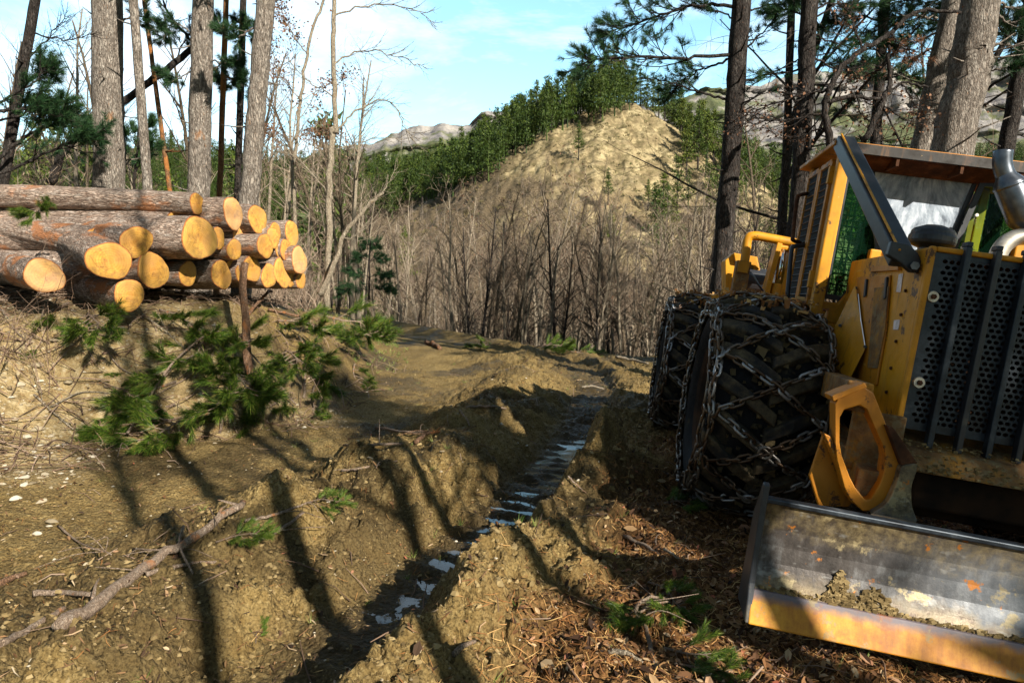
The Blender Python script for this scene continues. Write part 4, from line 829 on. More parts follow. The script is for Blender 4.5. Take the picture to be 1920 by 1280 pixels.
LOGS = [
 (83, 517, 66, -44, 4.5, 5.0, 'round log end lowest at the far left of the stack with long thin shadow stripes'),
 (205, 489, 74, -41, 7, 5.5, 'big round log sloping down towards the viewer beside the leftmost log'),
 (255, 454, 60, -52, 6, 5.0, 'round sunlit log end tucked above the gap right of the big sloping log'),
 (242, 553, 58, -50, 1.5, 4.0, 'lowest log of the stack lying on the branches under the big sloping log'),
 (287, 507, 70, -70, 1, 4.5, 'tall oval log end with a cracked heart below the largest log'),
 (374, 446, 85, -72, 1.5, 5.5, 'largest oval log end in the middle of the stack'),
 (369, 382, 43, -84, 1.5, 6.0, 'topmost log with a small round end and a long peeled body reaching left'),
 (437, 400, 60, -78, 1, 6.0, 'narrow tall log end second from the left along the top of the stack'),
 (483, 411, 54, -74, 1, 6.0, 'oval log end third along the top of the stack above the stake'),
 (409, 446, 40, -78, 0, 5.0, 'log end mostly hidden behind the largest log'),
 (352, 513, 46, -72, 0, 4.5, 'small yellow log end in the bottom row under the largest log'),
 (415, 515, 54, -72, 0, 4.5, 'grey stained oval log end in the bottom row left of the stake'),
 (433, 508, 44, -74, 0, 5.0, 'pale log end just behind the grey stained one in the bottom row'),
 (439, 468, 42, -76, 0, 5.0, 'small pinkish oval log end right of the largest log'),
 (472, 504, 52, -75, 0, 5.0, 'pale pinkish log end resting right above the stake'),
 (497, 461, 49, -77, 0, 5.5, 'pinkish oval log end in the middle row below the third top log'),
 (512, 446, 40, -78, 0, 6.0, 'log end half hidden behind the pinkish oval one in the middle row'),
 (516, 434, 36, -78, 0, 6.0, 'small log end peeping out left of the rightmost top log'),
 (547, 438, 48, -77, .5, 6.0, 'rightmost log of the top row with a dark drying crack'),
 (504, 517, 49, -78, 0, 5.0, 'narrow grey log end with a radial split in the bottom row right of the stake'),
 (530, 510, 60, -77, 0, 5.0, 'tall narrow reddish log end in the bottom row near the right edge of the stack'),
 (561, 488, 52, -75, 0, 6.0, 'large angular log end at the right edge of the stack'),
 (564, 525, 36, -80, 0, 4.0, 'smallest log end at the lower right corner of the stack'),
 (523, 468, 28, -78, 0, 6.0, 'tiny log end in the gap behind the right side of the stack'),
 (446, 440, 36, -78, 0, 6.0, 'shaded log end in the gap under the second top log'),
 (470, 440, 38, -77, 0, 5.0, 'small log end squeezed between the second and third top logs'),
 (537, 470, 42, -77, 0, 5.0, 'round log end between the middle row and the angular one at the right'),
 (455, 512, 40, -75, 0, 5.0, 'log end filling the gap just left of the pale one above the stake'),
 (545, 522, 34, -78, 0, 4.5, 'little log end between the tall reddish one and the lower right corner'),
]
LOG_D = {470: 9.85, 537: 10.25, 455: 9.35, 545: 10.45, 83: 7.0, 205: 7.3, 255: 7.9, 242: 7.5, 287: 8.1, 374: 8.3, 369: 8.95, 437: 9.2, 483: 9.6, 409: 8.8, 352: 8.55, 415: 8.95, 433: 9.3, 439: 9.05, 472: 9.45, 497: 9.45, 512: 9.8, 516: 10.0, 547: 10.4, 504: 9.85, 530: 10.2, 561: 10.35, 564: 10.65, 523: 10.15, 446: 9.5}
for k, (px, py, h, yaw, sl, ln, lab) in enumerate(LOGS):
    D = LOG_D[px]
    make_log(px, py, h, yaw, sl, ln, lab, taper=1.14 if k in (5, 6, 7, 8) else 1.05, D=D)
# three more logs whose far bodies show behind the stack at the left
for px, py, h, yaw, sl, D, lab in ((330, 428, 60, -82, 1.5, 9.0, 'peeled log body lying under the topmost log at the left of the stack'), (185, 458, 62, -66, 5, 8.3, 'weathered log body behind the two leftmost log ends')):
    make_log(px, py, h, yaw, sl, 5.5, lab, D=D)
mb = MB(); a = at(455, 538, 8.55); b = at(463, 668, 8.2); tube(mb, spline([a + Vector((0, .1, .3)), a, (a + b) / 2 + Vector((.015, 0, 0)), b, b + Vector((.05, 0, -.25))], 4), [.045] * 8 + [.05] * 9, 12, wob=.08, rng=rl)
tag(obj('stake', mb, M['stake'], smooth=True), 'upright reddish stake driven into the bank under the front of the log stack', 'stake')

# ------------------------------------------------------------------ sticks, boughs
rs = np.random.default_rng(21)
def needles_at(mb, C, Dr, n, length, width, spread, rng, mi=0):
    C = np.repeat(np.asarray(C, float), n, 0); Dr = np.repeat(np.asarray(Dr, float), n, 0); k = len(C)
    q = rng.normal(size=(k, 3)); q -= Dr * (q * Dr).sum(1)[:, None]; q /= np.linalg.norm(q, axis=1)[:, None] + 1e-9
    sp = spread * (.35 + .75 * rng.random((k, 1))); d = Dr * np.cos(sp) + q * np.sin(sp); l = length * (.65 + .6 * rng.random((k, 1)))
    s = np.cross(d, rng.normal(size=(k, 3))); s /= np.linalg.norm(s, axis=1)[:, None] + 1e-9
    tip = C + d * l; tip[:, 2] -= (l[:, 0] ** 2) * .5
    V = np.stack([C - s * width / 2, C + s * width / 2, tip], 1).reshape(-1, 3); mb.add(V, np.arange(3 * k).reshape(-1, 3), mi)
def bough(size, rng, n_side=10, dens=20, flat=.35):
    st, nd = MB(), MB(); L_ = size
    P = spline([(0, 0, 0), (L_ * .33, rng.normal(0, .05) * L_, .06 * L_), (L_ * .66, rng.normal(0, .09) * L_, .05 * L_), (L_, rng.normal(0, .1) * L_, -.02 * L_)], 6)
    tube(st, P, np.linspace(.016, .005, len(P)), 6)
    C, Dd = [], []
    def brush(Q, frm=.3):
        T = np.gradient(Q, axis=0); T /= np.linalg.norm(T, axis=1)[:, None]
        for a in np.linspace(frm, 1, max(3, int(np.linalg.norm(Q[-1] - Q[0]) / .028))):
            x = a * (len(Q) - 1); i = min(int(x), len(Q) - 2); f = x - i; C.append(Q[i] * (1 - f) + Q[i + 1] * f); Dd.append(T[i])
    brush(P, .75)
    for k in range(n_side):
        f = .18 + .78 * k / n_side; i = int(f * (len(P) - 1)); b = P[i]; s = 1 if k % 2 else -1; ln = L_ * (.55 - .3 * f) * (.7 + .5 * rng.random())
        d = np.array([.75, s * (.75 + .2 * rng.random()), rng.normal(.1, flat)]); d /= np.linalg.norm(d)
        Q = spline([b, b + d * ln * .5 + np.array([0, 0, -.02]), b + d * ln * .9 + np.array([ln * .2, 0, .03])], 5); tube(st, Q, np.linspace(.008, .004, len(Q)), 5); brush(Q, .35)
        for m in range(2):
            i2 = int((.4 + .25 * m) * (len(Q) - 1)); d2 = d + rng.normal(0, .5, 3); d2 /= np.linalg.norm(d2); Q2 = spline([Q[i2], Q[i2] + d2 * ln * .2, Q[i2] + d2 * ln * .42 + np.array([.02, 0, .02])], 4); tube(st, Q2, [.004] * len(Q2), 4, cap=False); brush(Q2, .2)
    needles_at(nd, C, Dd, dens, .125, .0060, .62, rng); return st, nd
BO = []
for k in range(4):
    st, nd = bough(.85 + .1 * k, rs); BO.append((st.mesh('pine_bough', M['stick'], True), nd.mesh('needles', M['needles'], False)))
BOUGH_SPOTS = [  # px, py, heading, size, lift, label
 (405, 655, -100, 1.0, .25, 'thick dark green bough rising in front of the stake under the log stack'), (360, 690, -150, .9, .15, 'green bough hanging left of the thick one below the log stack'),
 (430, 715, -60, 1.0, .15, 'bough drooping down the bank below the stake'), (470, 745, -80, .9, .1, 'bough at the bank foot with its needles fanned over bare sticks'),
 (330, 770, -150, 1.0, .1, 'bough at the bank foot with long bright needles pointing left'), (290, 805, -170, .85, .06, 'lowest bough of the heap touching the muddy track'),
 (385, 790, -110, .85, .06, 'bough among crossing twigs at the bottom of the heap'), (570, 580, 20, .9, .1, 'bright green bough at the right end of the log stack'),
 (610, 600, -10, 1.1, .12, 'bough spilling over the shoulder of the bank to the right'), (640, 650, -50, 1.1, .12, 'bough hanging down the right face of the bank'),
 (665, 690, -75, .8, .1, 'bough tip reaching furthest right down the bank'), (560, 640, -60, 1.0, .1, 'bough lying beside the sawn stick right of the stake'),
 (520, 610, -20, .9, .1, 'bough wedged under the right hand logs'), (590, 730, -85, .8, .06, 'sparse bough beside the forked stick on the bank'),
 (510, 690, -90, 1.0, .12, 'bough in the middle of the heap right of the stake'), (535, 745, -100, .8, .05, 'small bough at the foot of the heap right of the long twig'),
 (130, 580, -120, .9, .12, 'bough below the leftmost round log end'), (165, 600, -60, .8, .1, 'bough below the lowest log of the stack'),
 (30, 535, -140, 1.0, .15, 'bough at the left edge under the leftmost log'), (15, 575, -160, .8, .1, 'bough half out of view at the left edge of the bank'),
 (300, 590, -30, .9, .08, 'bough squeezed under the stack between the lowest log and the stake'), (345, 610, -20, .8, .08, 'bough with bare twig ends under the largest log'),
 (90, 392, -70, .55, .02, 'small green sprig lying on the peeled log body at the left'), (195, 730, -10, .5, .02, 'flat yellowish sprig on the stony slope'),
 (265, 700, -170, .5, .03, 'small sprig left of the bough heap'), (405, 1025, 10, .32, .02, 'green sprig on the fallen branch in the foreground'),
 (1285, 1150, -160, .42, .03, 'green needle tuft on the leaf litter left of the blade'), (1215, 1100, -60, .34, .02, 'yellowish needle tuft on the litter between rut and blade'),
 (1245, 1225, -30, .36, .02, 'small needle tuft beside the twisted twig at the bottom'), (1265, 1255, -10, .3, .02, 'lowest needle tuft at the bottom edge right of the twisted twig'),
 (1245, 950, 40, .4, .02, 'sunlit needle clump on the ground before the front tyre'), (575, 950, 30, .25, .02, 'green sprig on the near mound of mud'),
 (480, 1215, 100, .2, .02, 'tiny green tuft on the mud in the foreground'), (1000, 655, 0, .9, .05, 'dark bough lying along the far edge of the road'), (1070, 662, 20, .8, .05, 'dark bough at the road edge under the black trunk'), (940, 648, 170, .8, .05, 'cut bough at the left end of the road edge'),
]
for k_, (px, py, hd) in enumerate(((440, 640, -60), (535, 665, -70), (330, 725, -140), (585, 560, 0))): BOUGH_SPOTS.append((px, py, hd, .85, .08, 'pine bough buried in the middle of the heap under the log stack'))
for k, (px, py, hd, sz_, lift, lab) in enumerate(BOUGH_SPOTS):
    s_me, n_me = BO[k % 4]; p = gp(px, py)
    if 'peeled log body' in lab: p = at(px, py, 7.9)
    o = link('pine_bough', s_me); c = link('needles', n_me, o); o.location = p + Vector((0, 0, lift * .5 + .02)); e = 22 if p.x < -2 and py > 560 else 0
    sc_ = sz_ * (1.0 if px > 700 or sz_ < .6 else 1.2 if px > 500 else 1.1); o.scale = (sc_,) * 3; o.rotation_euler = (rs.normal(0, .25), R_(rs.normal(4 + e * .8, 10)), R_(hd)); tag(o, lab, 'pine bough', 'cut pine boughs')
def stick(name, pts, r0, r1, label, cat='stick', twigs=0, mat='stick', group=None, lift=.012):
    G_ = [gp(*p[:2]) + Vector((0, 0, (p[2] if len(p) > 2 else lift))) for p in pts]; P = spline(G_, 6); mb = MB(); P = P + rs.normal(0, r0 * .18, P.shape)
    tube(mb, P, np.linspace(r0, r1, len(P)), 9, wob=.1, rng=rs)
    for k in range(twigs):
        i = rs.integers(1, len(P) - 1); d = rs.normal(size=3) * np.array([1, 1, .4]); d /= np.linalg.norm(d); l = .1 + .25 * rs.random()
        tube(mb, spline([P[i], P[i] + d * l * .5 + np.array([0, 0, .02]), P[i] + d * l + rs.normal(0, .03, 3)], 4), np.linspace(r0 * .35, .002, 9), 5)
    return tag(obj(name, mb, M[mat], smooth=True), label, cat, group)
GS = 'sticks lying on the ground'
stick('fallen_branch', [(108, 1190, .03), (200, 1130, .04), (300, 1060, .05), (380, 1010, .05), (460, 958, .06)], .034, .020, 'long knobbly fallen branch lying across the lower left foreground', 'branch', 5)
stick('fallen_branch', [(0, 1212), (60, 1180), (125, 1148, .03)], .017, .012, 'pale broken branch end at the left edge below the long fallen branch', 'branch', 0)
stick('broken_stick', [(62, 1122, .03), (120, 1124, .04), (175, 1132, .05)], .016, .012, 'stripped pale stick crossing the lower end of the long fallen branch', 'stick', 0)
stick('broken_stick', [(275, 1086, .03), (340, 1068, .03), (410, 1058, .02)], .014, .008, 'reddish side branch lying under the long fallen branch', 'stick', 2)
stick('twig', [(345, 1010, .08), (338, 1045, .07), (362, 1085, .03)], .009, .005, 'curved grey twig hooking over the long fallen branch', 'twig', 0)
stick('broken_stick', [(460, 985, .03), (520, 968, .02), (585, 945, .02)], .012, .006, 'straight twig beside the upper end of the long fallen branch', 'stick', 2)
stick('broken_stick', [(480, 1020, .02), (530, 995, .02), (570, 968, .03)], .014, .009, 'bare stick lying up the flank of the near mud mound', 'stick', 1)
stick('dead_twig', [(110, 990, .02), (150, 1025, .03), (210, 1045, .02)], .008, .004, 'dry tan twig with a brush of dead needles at the left', 'twig', 7)
stick('dead_twig', [(250, 1035, .02), (300, 1040, .03), (360, 1035, .02)], .007, .003, 'dry tan twig left of the green sprig on the fallen branch', 'twig', 6)
stick('bark_piece', [(0, 1100, .02), (25, 1092, .03), (50, 1080, .02)], .02, .012, 'orange brown bark strip at the left edge of the foreground', 'bark', 0, 'stake')
stick('long_twig', [(240, 830, .1), (330, 735, .35), (420, 688, .45), (480, 715, .30), (555, 770, .08)], .014, .010, 'long arching branch over the bough heap at the bank foot', 'branch', 6)
stick('forked_stick', [(570, 748, .02), (575, 700, .15), (590, 670, .22), (610, 645, .3)], .018, .009, 'forked brown stick standing out of the bank right of the boughs', 'stick', 3)
stick('cut_pole', [(535, 630, .18), (580, 634, .22), (625, 638, .25)], .022, .020, 'straight sawn pole sticking out of the boughs right of the stake', 'pole', 0, 'stake')
stick('cut_pole', [(505, 590, .08), (555, 603, .10), (555, 603, .1)], .022, .02, 'short sawn pole end under the right hand logs', 'pole', 0, 'stake')
stick('cut_pole', [(460, 610, .1), (500, 575, .2), (510, 568, .2)], .024, .02, 'pole with a pale slanting cut behind the stake', 'pole', 0, 'stake')
stick('grey_twig', [(65, 745, .03), (110, 790, .05), (150, 815, .03), (200, 800, .02)], .010, .004, 'forked grey dead twig on the stony left slope', 'twig', 4, 'pale_bark')
stick('grey_twig', [(95, 770, .04), (160, 745, .06), (250, 752, .05)], .009, .004, 'pale curved twig right of the forked grey twig on the slope', 'twig', 4, 'pale_bark')
stick('broken_stick', [(50, 655, .03), (75, 620, .08), (85, 590, .12)], .012, .008, 'dark stick leaning on the bank below the leftmost log', 'stick', 1)
stick('broken_stick', [(5, 590, .05), (30, 625, .03), (48, 640, .02)], .011, .007, 'grey stick on the bank at the left edge', 'stick', 1, 'pale_bark')
stick('broken_stick', [(130, 610, .03), (160, 655, .05), (185, 690, .02)], .010, .006, 'thin brown stick sloping down the bank under the lowest log', 'stick', 2)
stick('broken_stick', [(200, 660, .02), (230, 700, .05), (290, 720, .03)], .010, .005, 'bent twig left of the bough heap', 'twig', 3)
stick('broken_stick', [(265, 595, .05), (310, 630, .06), (350, 665, .05)], .010, .005, 'grey branchlet fanning out under the lowest log', 'twig', 5, 'pale_bark')
stick('broken_stick', [(365, 740, .2), (395, 720, .25), (440, 728, .22)], .010, .005, 'twig curving over the needles in the middle of the bough heap', 'twig', 3)
stick('broken_stick', [(412, 815, .02), (422, 785, .12), (428, 750, .22)], .016, .011, 'stubby stick standing at the foot of the bough heap', 'stick', 1)
stick('broken_stick', [(450, 770, .05), (480, 785, .06), (505, 795, .02)], .011, .005, 'curled twig at the foot of the heap right of the stubby stick', 'twig', 2)
stick('dark_root', [(472, 685, .02), (462, 655, .1), (458, 640, .15)], .03, .02, 'knotted stump root at the base of the stake', 'root', 2)
stick('broken_stick', [(645, 838, .02), (700, 838, .02), (755, 838, .03)], .014, .010, 'pale stick lying across the middle of the muddy track', 'stick', 1)
stick('broken_stick', [(705, 806, .03), (760, 815, .03), (800, 812, .02)], .018, .008, 'splintered stick beside the shredded bark on the mound', 'stick', 2)
stick('broken_stick', [(640, 888, .02), (690, 880, .02), (745, 868, .02)], .011, .006, 'dark twig on the near side of the middle mound', 'twig', 2)
stick('bark_piece', [(780, 835, .03), (800, 822, .05), (826, 812, .02)], .022, .008, 'shredded reddish bark heap beside the splintered stick', 'bark', 4, 'stake')
stick('broken_stick', [(875, 766, .02), (910, 766, .03), (948, 768, .02)], .016, .012, 'tan stick lying on the crest of the far mound', 'stick', 0)
stick('broken_stick', [(862, 772, .02), (875, 790, .03), (880, 800, .02)], .014, .008, 'short dark stick on the flank of the far mound', 'stick', 0)
stick('broken_stick', [(1090, 728, .02), (1110, 727, .03), (1132, 731, .02)], .02, .014, 'pale stick lying across the far end of the rut', 'stick', 0, 'pale_bark')
stick('twisted_twig', [(1228, 1262, .02), (1212, 1205, .06), (1192, 1170, .08), (1215, 1148, .08), (1252, 1138, .05)], .012, .007, 'twisted dark twig standing up from the litter at the bottom', 'twig', 2)
stick('twisted_twig', [(1196, 1170, .06), (1225, 1155, .07), (1255, 1145, .05)], .008, .005, 'thin twig lying over the twisted one at the bottom', 'twig', 1)
stick('wood_splinter', [(1140, 1225, .01), (1170, 1235, .03), (1205, 1248, .02)], .016, .006, 'pale wood splinter on the litter right of the ridge', 'splinter', 0, 'pale_bark')
stick('dark_branch', [(1170, 1010, .02), (1215, 1035, .03), (1270, 1068, .02)], .014, .008, 'dark half buried branch on the litter before the tyre', 'branch', 2)
stick('broken_stick', [(1245, 1035, .02), (1265, 1050, .03), (1282, 1062, .02)], .008, .005, 'grey twig on the litter left of the blade', 'twig', 1, 'pale_bark')
stick('broken_stick', [(1065, 905, .05), (1080, 920, .05), (1100, 930, .02)], .008, .004, 'thin twig on the clod peak right of the water', 'twig', 0)
stick('broken_stick', [(850, 1235, .02), (870, 1222, .03), (890, 1210, .02)], .014, .008, 'brown stick stub on the right crest at the bottom', 'stick', 0)
stick('broken_stick', [(800, 645, .03), (815, 650, .06), (825, 656, .03)], .06, .05, 'short brown log piece beside the far road bank', 'stick', 0, 'stake')
stick('broken_stick', [(1155, 672, .04), (1190, 680, .05), (1215, 684, .03)], .03, .02, 'pale branch at the far road edge beside the rear tyre', 'branch', 1, 'pale_bark')
# ------------------------------------------------------------------ trees
rt = np.random.default_rng(33)
def grow(tr, tw, base, d, ln, r0, lev, rng, maxlev=3, up=.25, n_child=(9, 7, 5), ends=None, wander=.12, kmin=.35, ang=(28, 62), lf=(.28, .46)):
    ns = 8 if lev == 0 else 5; P = [np.array(base, float)]; d = np.array(d, float); d /= np.linalg.norm(d)
    for k in range(ns):
        d = d + rng.normal(0, wander * (1 if lev == 0 else 1.6), 3) + np.array([0, 0, up * .12 * lev]); d /= np.linalg.norm(d); P.append(P[-1] + d * ln / ns)
    P = np.array(P); r1 = r0 * (.22 if lev == 0 else .3); rr = np.linspace(r0, r1, len(P))
    tube(tr if lev <= 1 else tw, P, rr, 7 if lev == 0 else (5 if lev == 1 else 3), cap=False)
    if ends is not None and lev >= 2: ends.append((P[-1], d))
    if lev >= maxlev: return
    for k in range(n_child[lev]):
        f = kmin + (1 - kmin) * (k + rng.random()) / n_child[lev] if lev == 0 else .2 + .8 * (k + rng.random()) / n_child[lev]
        f = min(f, .999); x = f * ns; i = int(x); b = P[i] * (1 - x + i) + P[i + 1] * (x - i); t = P[i + 1] - P[i]; t /= np.linalg.norm(t)
        az = rng.normal(size=3); az -= t * (az @ t); az /= np.linalg.norm(az); an = R_(rng.uniform(*ang)); c = t * math.cos(an) + az * math.sin(an) + np.array([0, 0, up])
        l = ln * (rng.uniform(*lf) if lev == 0 else rng.uniform(.35, .6)) * (1.15 - .6 * f if lev == 0 else 1)
        grow(tr, tw, b, c, l, max(.004, np.interp(f, [0, 1], [r0, r1]) * rng.uniform(.35, .6)), lev + 1, rng, maxlev, up, n_child, ends, wander, kmin, ang, lf)
def bare_variant(h, r, bark, tw_mat, leaves=0, kmin=.38, nch=(11, 6, 4), wander=.07, rng=rt, lean=0., ang=(32, 66), lf=(.2, .36)):
    tr, tw, ends = MB(), MB(), []
    grow(tr, tw, (0, 0, -.4), (lean, 0, 1), h, r * 1.15, 0, rng, 3, .10, nch, ends, wander, kmin, ang, lf)
    t = tr.mesh('trunk', bark, True); c = tw.mesh('crown', tw_mat, False); l = None
    if leaves:
        lm = MB(); E = np.array([e[0] for e in ends]); idx = rng.integers(0, len(E), leaves); C = E[idx] + rng.normal(0, .10, (leaves, 3)); k = leaves
        s = rng.normal(size=(k, 3)); s /= np.linalg.norm(s, axis=1)[:, None]; q = np.cross(s, rng.normal(size=(k, 3))); q /= np.linalg.norm(q, axis=1)[:, None]; sz_ = .02 + .02 * rng.random((k, 1))
        V = np.stack([C - s * sz_ - q * sz_ * .5, C + s * sz_ - q * sz_ * .5, C + s * sz_ * .6 + q * sz_, C - s * sz_ * .6 + q * sz_], 1).reshape(-1, 3); lm.add(V, np.arange(4 * k).reshape(-1, 4)); l = lm.mesh('withered_leaves', M['rust_leaf'], False)
    return t, c, l
def put_tree(name, parts, loc, rz, s, label, cat, group=None, lean=(0, 0)):
    o = empty(name, loc, rz); o.scale = (s, s, s); o.rotation_euler = (lean[0], lean[1], rz); names = ('trunk', 'crown', 'leaves')
    for n_, me in zip(names, parts):
        if me is not None: link(n_, me, o)
    return tag(o, label, cat, group)
TW, BB, PK, DK = M['twig'], M['brown_bark'], M['pale_bark'], M['dark_bark']
BV = [bare_variant(11, .105, BB, TW, 0, .5, (17, 5, 3), .05, lf=(.14, .27)), bare_variant(10, .095, PK, TW, 0, .5, (16, 5, 3), .045, lf=(.14, .26)), bare_variant(11.5, .11, BB, TW, 260, .45, (17, 5, 3), .05, lf=(.14, .27)), bare_variant(9.5, .08, PK, TW, 0, .4, (17, 5, 3), .05, lf=(.14, .26)),
      bare_variant(9, .07, BB, TW, 0, .3, (14, 5, 3), .09, ang=(28, 60), lf=(.25, .42)), bare_variant(10.5, .10, DK, M['dark_twig'], 0, .4, (17, 5, 3), .05, ang=(25, 60), lf=(.16, .30)), bare_variant(12, .105, PK, TW, 0, .55, (15, 5, 3), .04, lf=(.14, .25))]
DV = [bare_variant(10.5, .11, DK, M['dark_twig'], 0, .25, (16, 8, 5), .08, ang=(35, 75), lf=(.25, .42)), bare_variant(9, .09, DK, M['dark_twig'], 60, .22, (16, 8, 5), .12, ang=(35, 80), lf=(.25, .45))]
BH = [11, 10, 11.5, 9.5, 9, 10.5, 12]
def pine_variant(h, rng, dens=1.0, clump=.30, c0=.28, needle=M['needles_far'], wide=.20):
    tr, cr = MB(), MB(); P = np.array([(0, 0, -.5), (rng.normal(0, .05), 0, h * .4), (rng.normal(0, .12), rng.normal(0, .1), h * .75), (0, 0, h)]); P = spline(P, 4); tube(tr, P, np.linspace(h * .018, .02, len(P)), 6, cap=False)
    C, S = [], []; nw = int(11 * h / 9)
    for w_ in range(nw):
        f = c0 + (1 - c0) * (w_ + rng.random() * .6) / nw; z = h * f; rad = h * wide * (1.04 - f) ** .95 * 1.15 * rng.uniform(.55, 1.25); nb = rng.integers(3, 6); a0 = rng.random() * 6.28
        for b in range(nb):
            a = a0 + b * 6.28 / nb + rng.normal(0, .3); l = rad * rng.uniform(.6, 1.2); e = np.array([math.cos(a) * l, math.sin(a) * l, z + l * rng.uniform(-.1, .35)]); st_ = np.array([np.interp(z, P[:, 2], P[:, 0]), 0, z - .1])
            tube(tr, [st_, (st_ + e) / 2, e], [.03, .02, .01], 3, cap=False)
            for q in np.linspace(.45, 1.0, max(2, int(l / .35))): C.append(st_ + (e - st_) * q); S.append(clump * rng.uniform(.7, 1.3))
    C.append(np.array([0, 0, h])); S.append(clump * .8); C = np.array(C); S = np.array(S); n = int(14 * dens); k = len(C) * n
    CC = np.repeat(C, n, 0) + rng.normal(size=(k, 3)) * np.repeat(S, n)[:, None] * np.array([.55, .55, .32]); d = rng.normal(size=(k, 3)) + np.array([0, 0, .7]); d /= np.linalg.norm(d, axis=1)[:, None]
    s = np.cross(d, rng.normal(size=(k, 3))); s /= np.linalg.norm(s, axis=1)[:, None]; l = np.repeat(S, n)[:, None] * rng.uniform(.5, 1.0, (k, 1))
    cr.add(np.stack([CC - s * l * .22, CC + s * l * .22, CC + d * l], 1).reshape(-1, 3), np.arange(3 * k).reshape(-1, 3)); return tr, cr
PV = []
for k in range(5):
    a, b = pine_variant(8.2 + .5 * k, rt, 1.0, .42); PV.append((a.mesh('trunk', M['dark_bark'], True), b.mesh('crown', M['needles_far'], False)))
def far_pine(x, y, s, label, group):
    put_tree('pine_tree', PV[rt.integers(0, 5)], (x, y, h1(x, y)), rt.random() * 6.28, s, label, 'pine tree', group)
# pines of the hill: along its crest, over the slope to its left, round its right shoulder
def to_px(x, y, z):
    f = y * cp - (z - CAM_H) * sp; return 960 + FOC * x / f, 640 - FOC * (y * sp + (z - CAM_H) * cp) / f
LINE_X = [560, 640, 700, 800, 900, 960, 1010, 1060, 1110, 1150, 1185]; LINE_Y = [440, 418, 405, 378, 340, 300, 268, 240, 226, 216, 205]      # lower limit of the wood on the left slope
RX = [195, 215, 250, 300, 345, 380, 420, 470, 540]; RXX = [1175, 1225, 1248, 1282, 1275, 1262, 1205, 1180, 1150]      # left limit of the wood on the right shoulder
N_ = 60000; yy = rt.uniform(72, 236, N_); xx = yy * rt.uniform(-.45, .42, N_); zz = H(xx, yy); ux, uy = to_px(xx, yy, zz)
left = (ux < 1185) & (uy < np.interp(ux, LINE_X, LINE_Y) + rt.normal(0, 6, N_)) & (yy > 118) & (ux > 520); right = (ux > np.interp(uy, RX, RXX) + rt.normal(0, 8, N_)) & (uy > 195) & (uy < 540) & (ux < 1480)
def pick(mask, n, mind):
    got = []
    for i in np.nonzero(mask)[0]:
        if all((xx[i] - xx[j]) ** 2 + (yy[i] - yy[j]) ** 2 > mind ** 2 for j in got): got.append(i)
        if len(got) >= n: break
    return got
crest = (np.abs(seg_dist(xx, yy, (22, 150), (-52, 226))[0]) < 4.5) & left
g1 = pick(crest, 62, 1.9); g2 = pick(left & ~crest, 84, 2.3); g3 = pick(right & (uy < 330), 44, 1.6); g4 = pick(right & (uy >= 330), 50, 1.9)
for px, D, s in ((1062, 153, 1.0), (1078, 150, 1.1), (1092, 152, .9), (1108, 151, 1.0), (1122, 150, 1.15), (1135, 149, 1.2), (1146, 150, 1.25), (1158, 151, 1.05), (1170, 150, .95), (1182, 152, 1.1), (1194, 151, 1.0), (1206, 150, 1.05), (1217, 149, .9), (1228, 149, 1.0), (1100, 147, .7), (1140, 146, .75)):
    x = (px - 960) / FOC * D; far_pine(x, D, s, 'pine standing on the summit of the pale hill', 'pines on the hill summit')
for i in g1: far_pine(xx[i], yy[i], rt.uniform(.85, 1.25) * (.95 if ux[i] > 1080 else 1.05), 'pine standing on the skyline of the pale hill', 'pines along the hill crest')
for i in g2: far_pine(xx[i], yy[i], rt.uniform(.75, 1.15), 'pine in the wood on the slope left of the pale hill', 'pines on the left slope')
for i in g3: far_pine(xx[i], yy[i], rt.uniform(.75, 1.15), 'pine on the steep right shoulder of the pale hill', 'pines on the right shoulder')
for i in g4: far_pine(xx[i], yy[i], rt.uniform(.7, 1.15), 'pine in the hollow right of the pale hill', 'pines in the right hollow')
for px, D, s in ((1205, 62, .85), (1235, 56, .8), (1262, 70, 1.0), (1290, 60, .95), (1318, 52, .8), (1340, 66, 1.0), (1225, 78, .9), (1275, 82, 1.0)):
    x = (px - 960) / FOC * D; far_pine(x, D, s, 'nearer pine in the hollow right of the pale hill', 'nearer pines in the right hollow')
for px, D, s in ((585, 70, 1.0), (620, 62, .9), (655, 75, 1.1), (690, 68, .9), (560, 58, .9), (725, 85, 1.0), (640, 90, 1.1), (600, 95, 1.1), (760, 95, .9)):
    x = (px - 960) / FOC * D; far_pine(x, D, s, 'nearer pine in the valley right of the log stack', 'nearer pines in the valley')
for k in range(13):
    D = rt.uniform(38, 75); px = rt.uniform(700, 1190); x = (px - 960) / FOC * D; far_pine(x, D, rt.uniform(.45, .8), 'small green pine peeping through the leafless valley wood', 'pines in the valley wood')
for px, py in ((1145, 470), (1250, 440), (1215, 395), (1140, 385), (1240, 470), (1085, 300)):
    p = gp(px, py, 40, 200); far_pine(p.x, p.y, rt.uniform(.45, .75), 'small pine growing alone on the pale slope', 'lone pines on the slope')
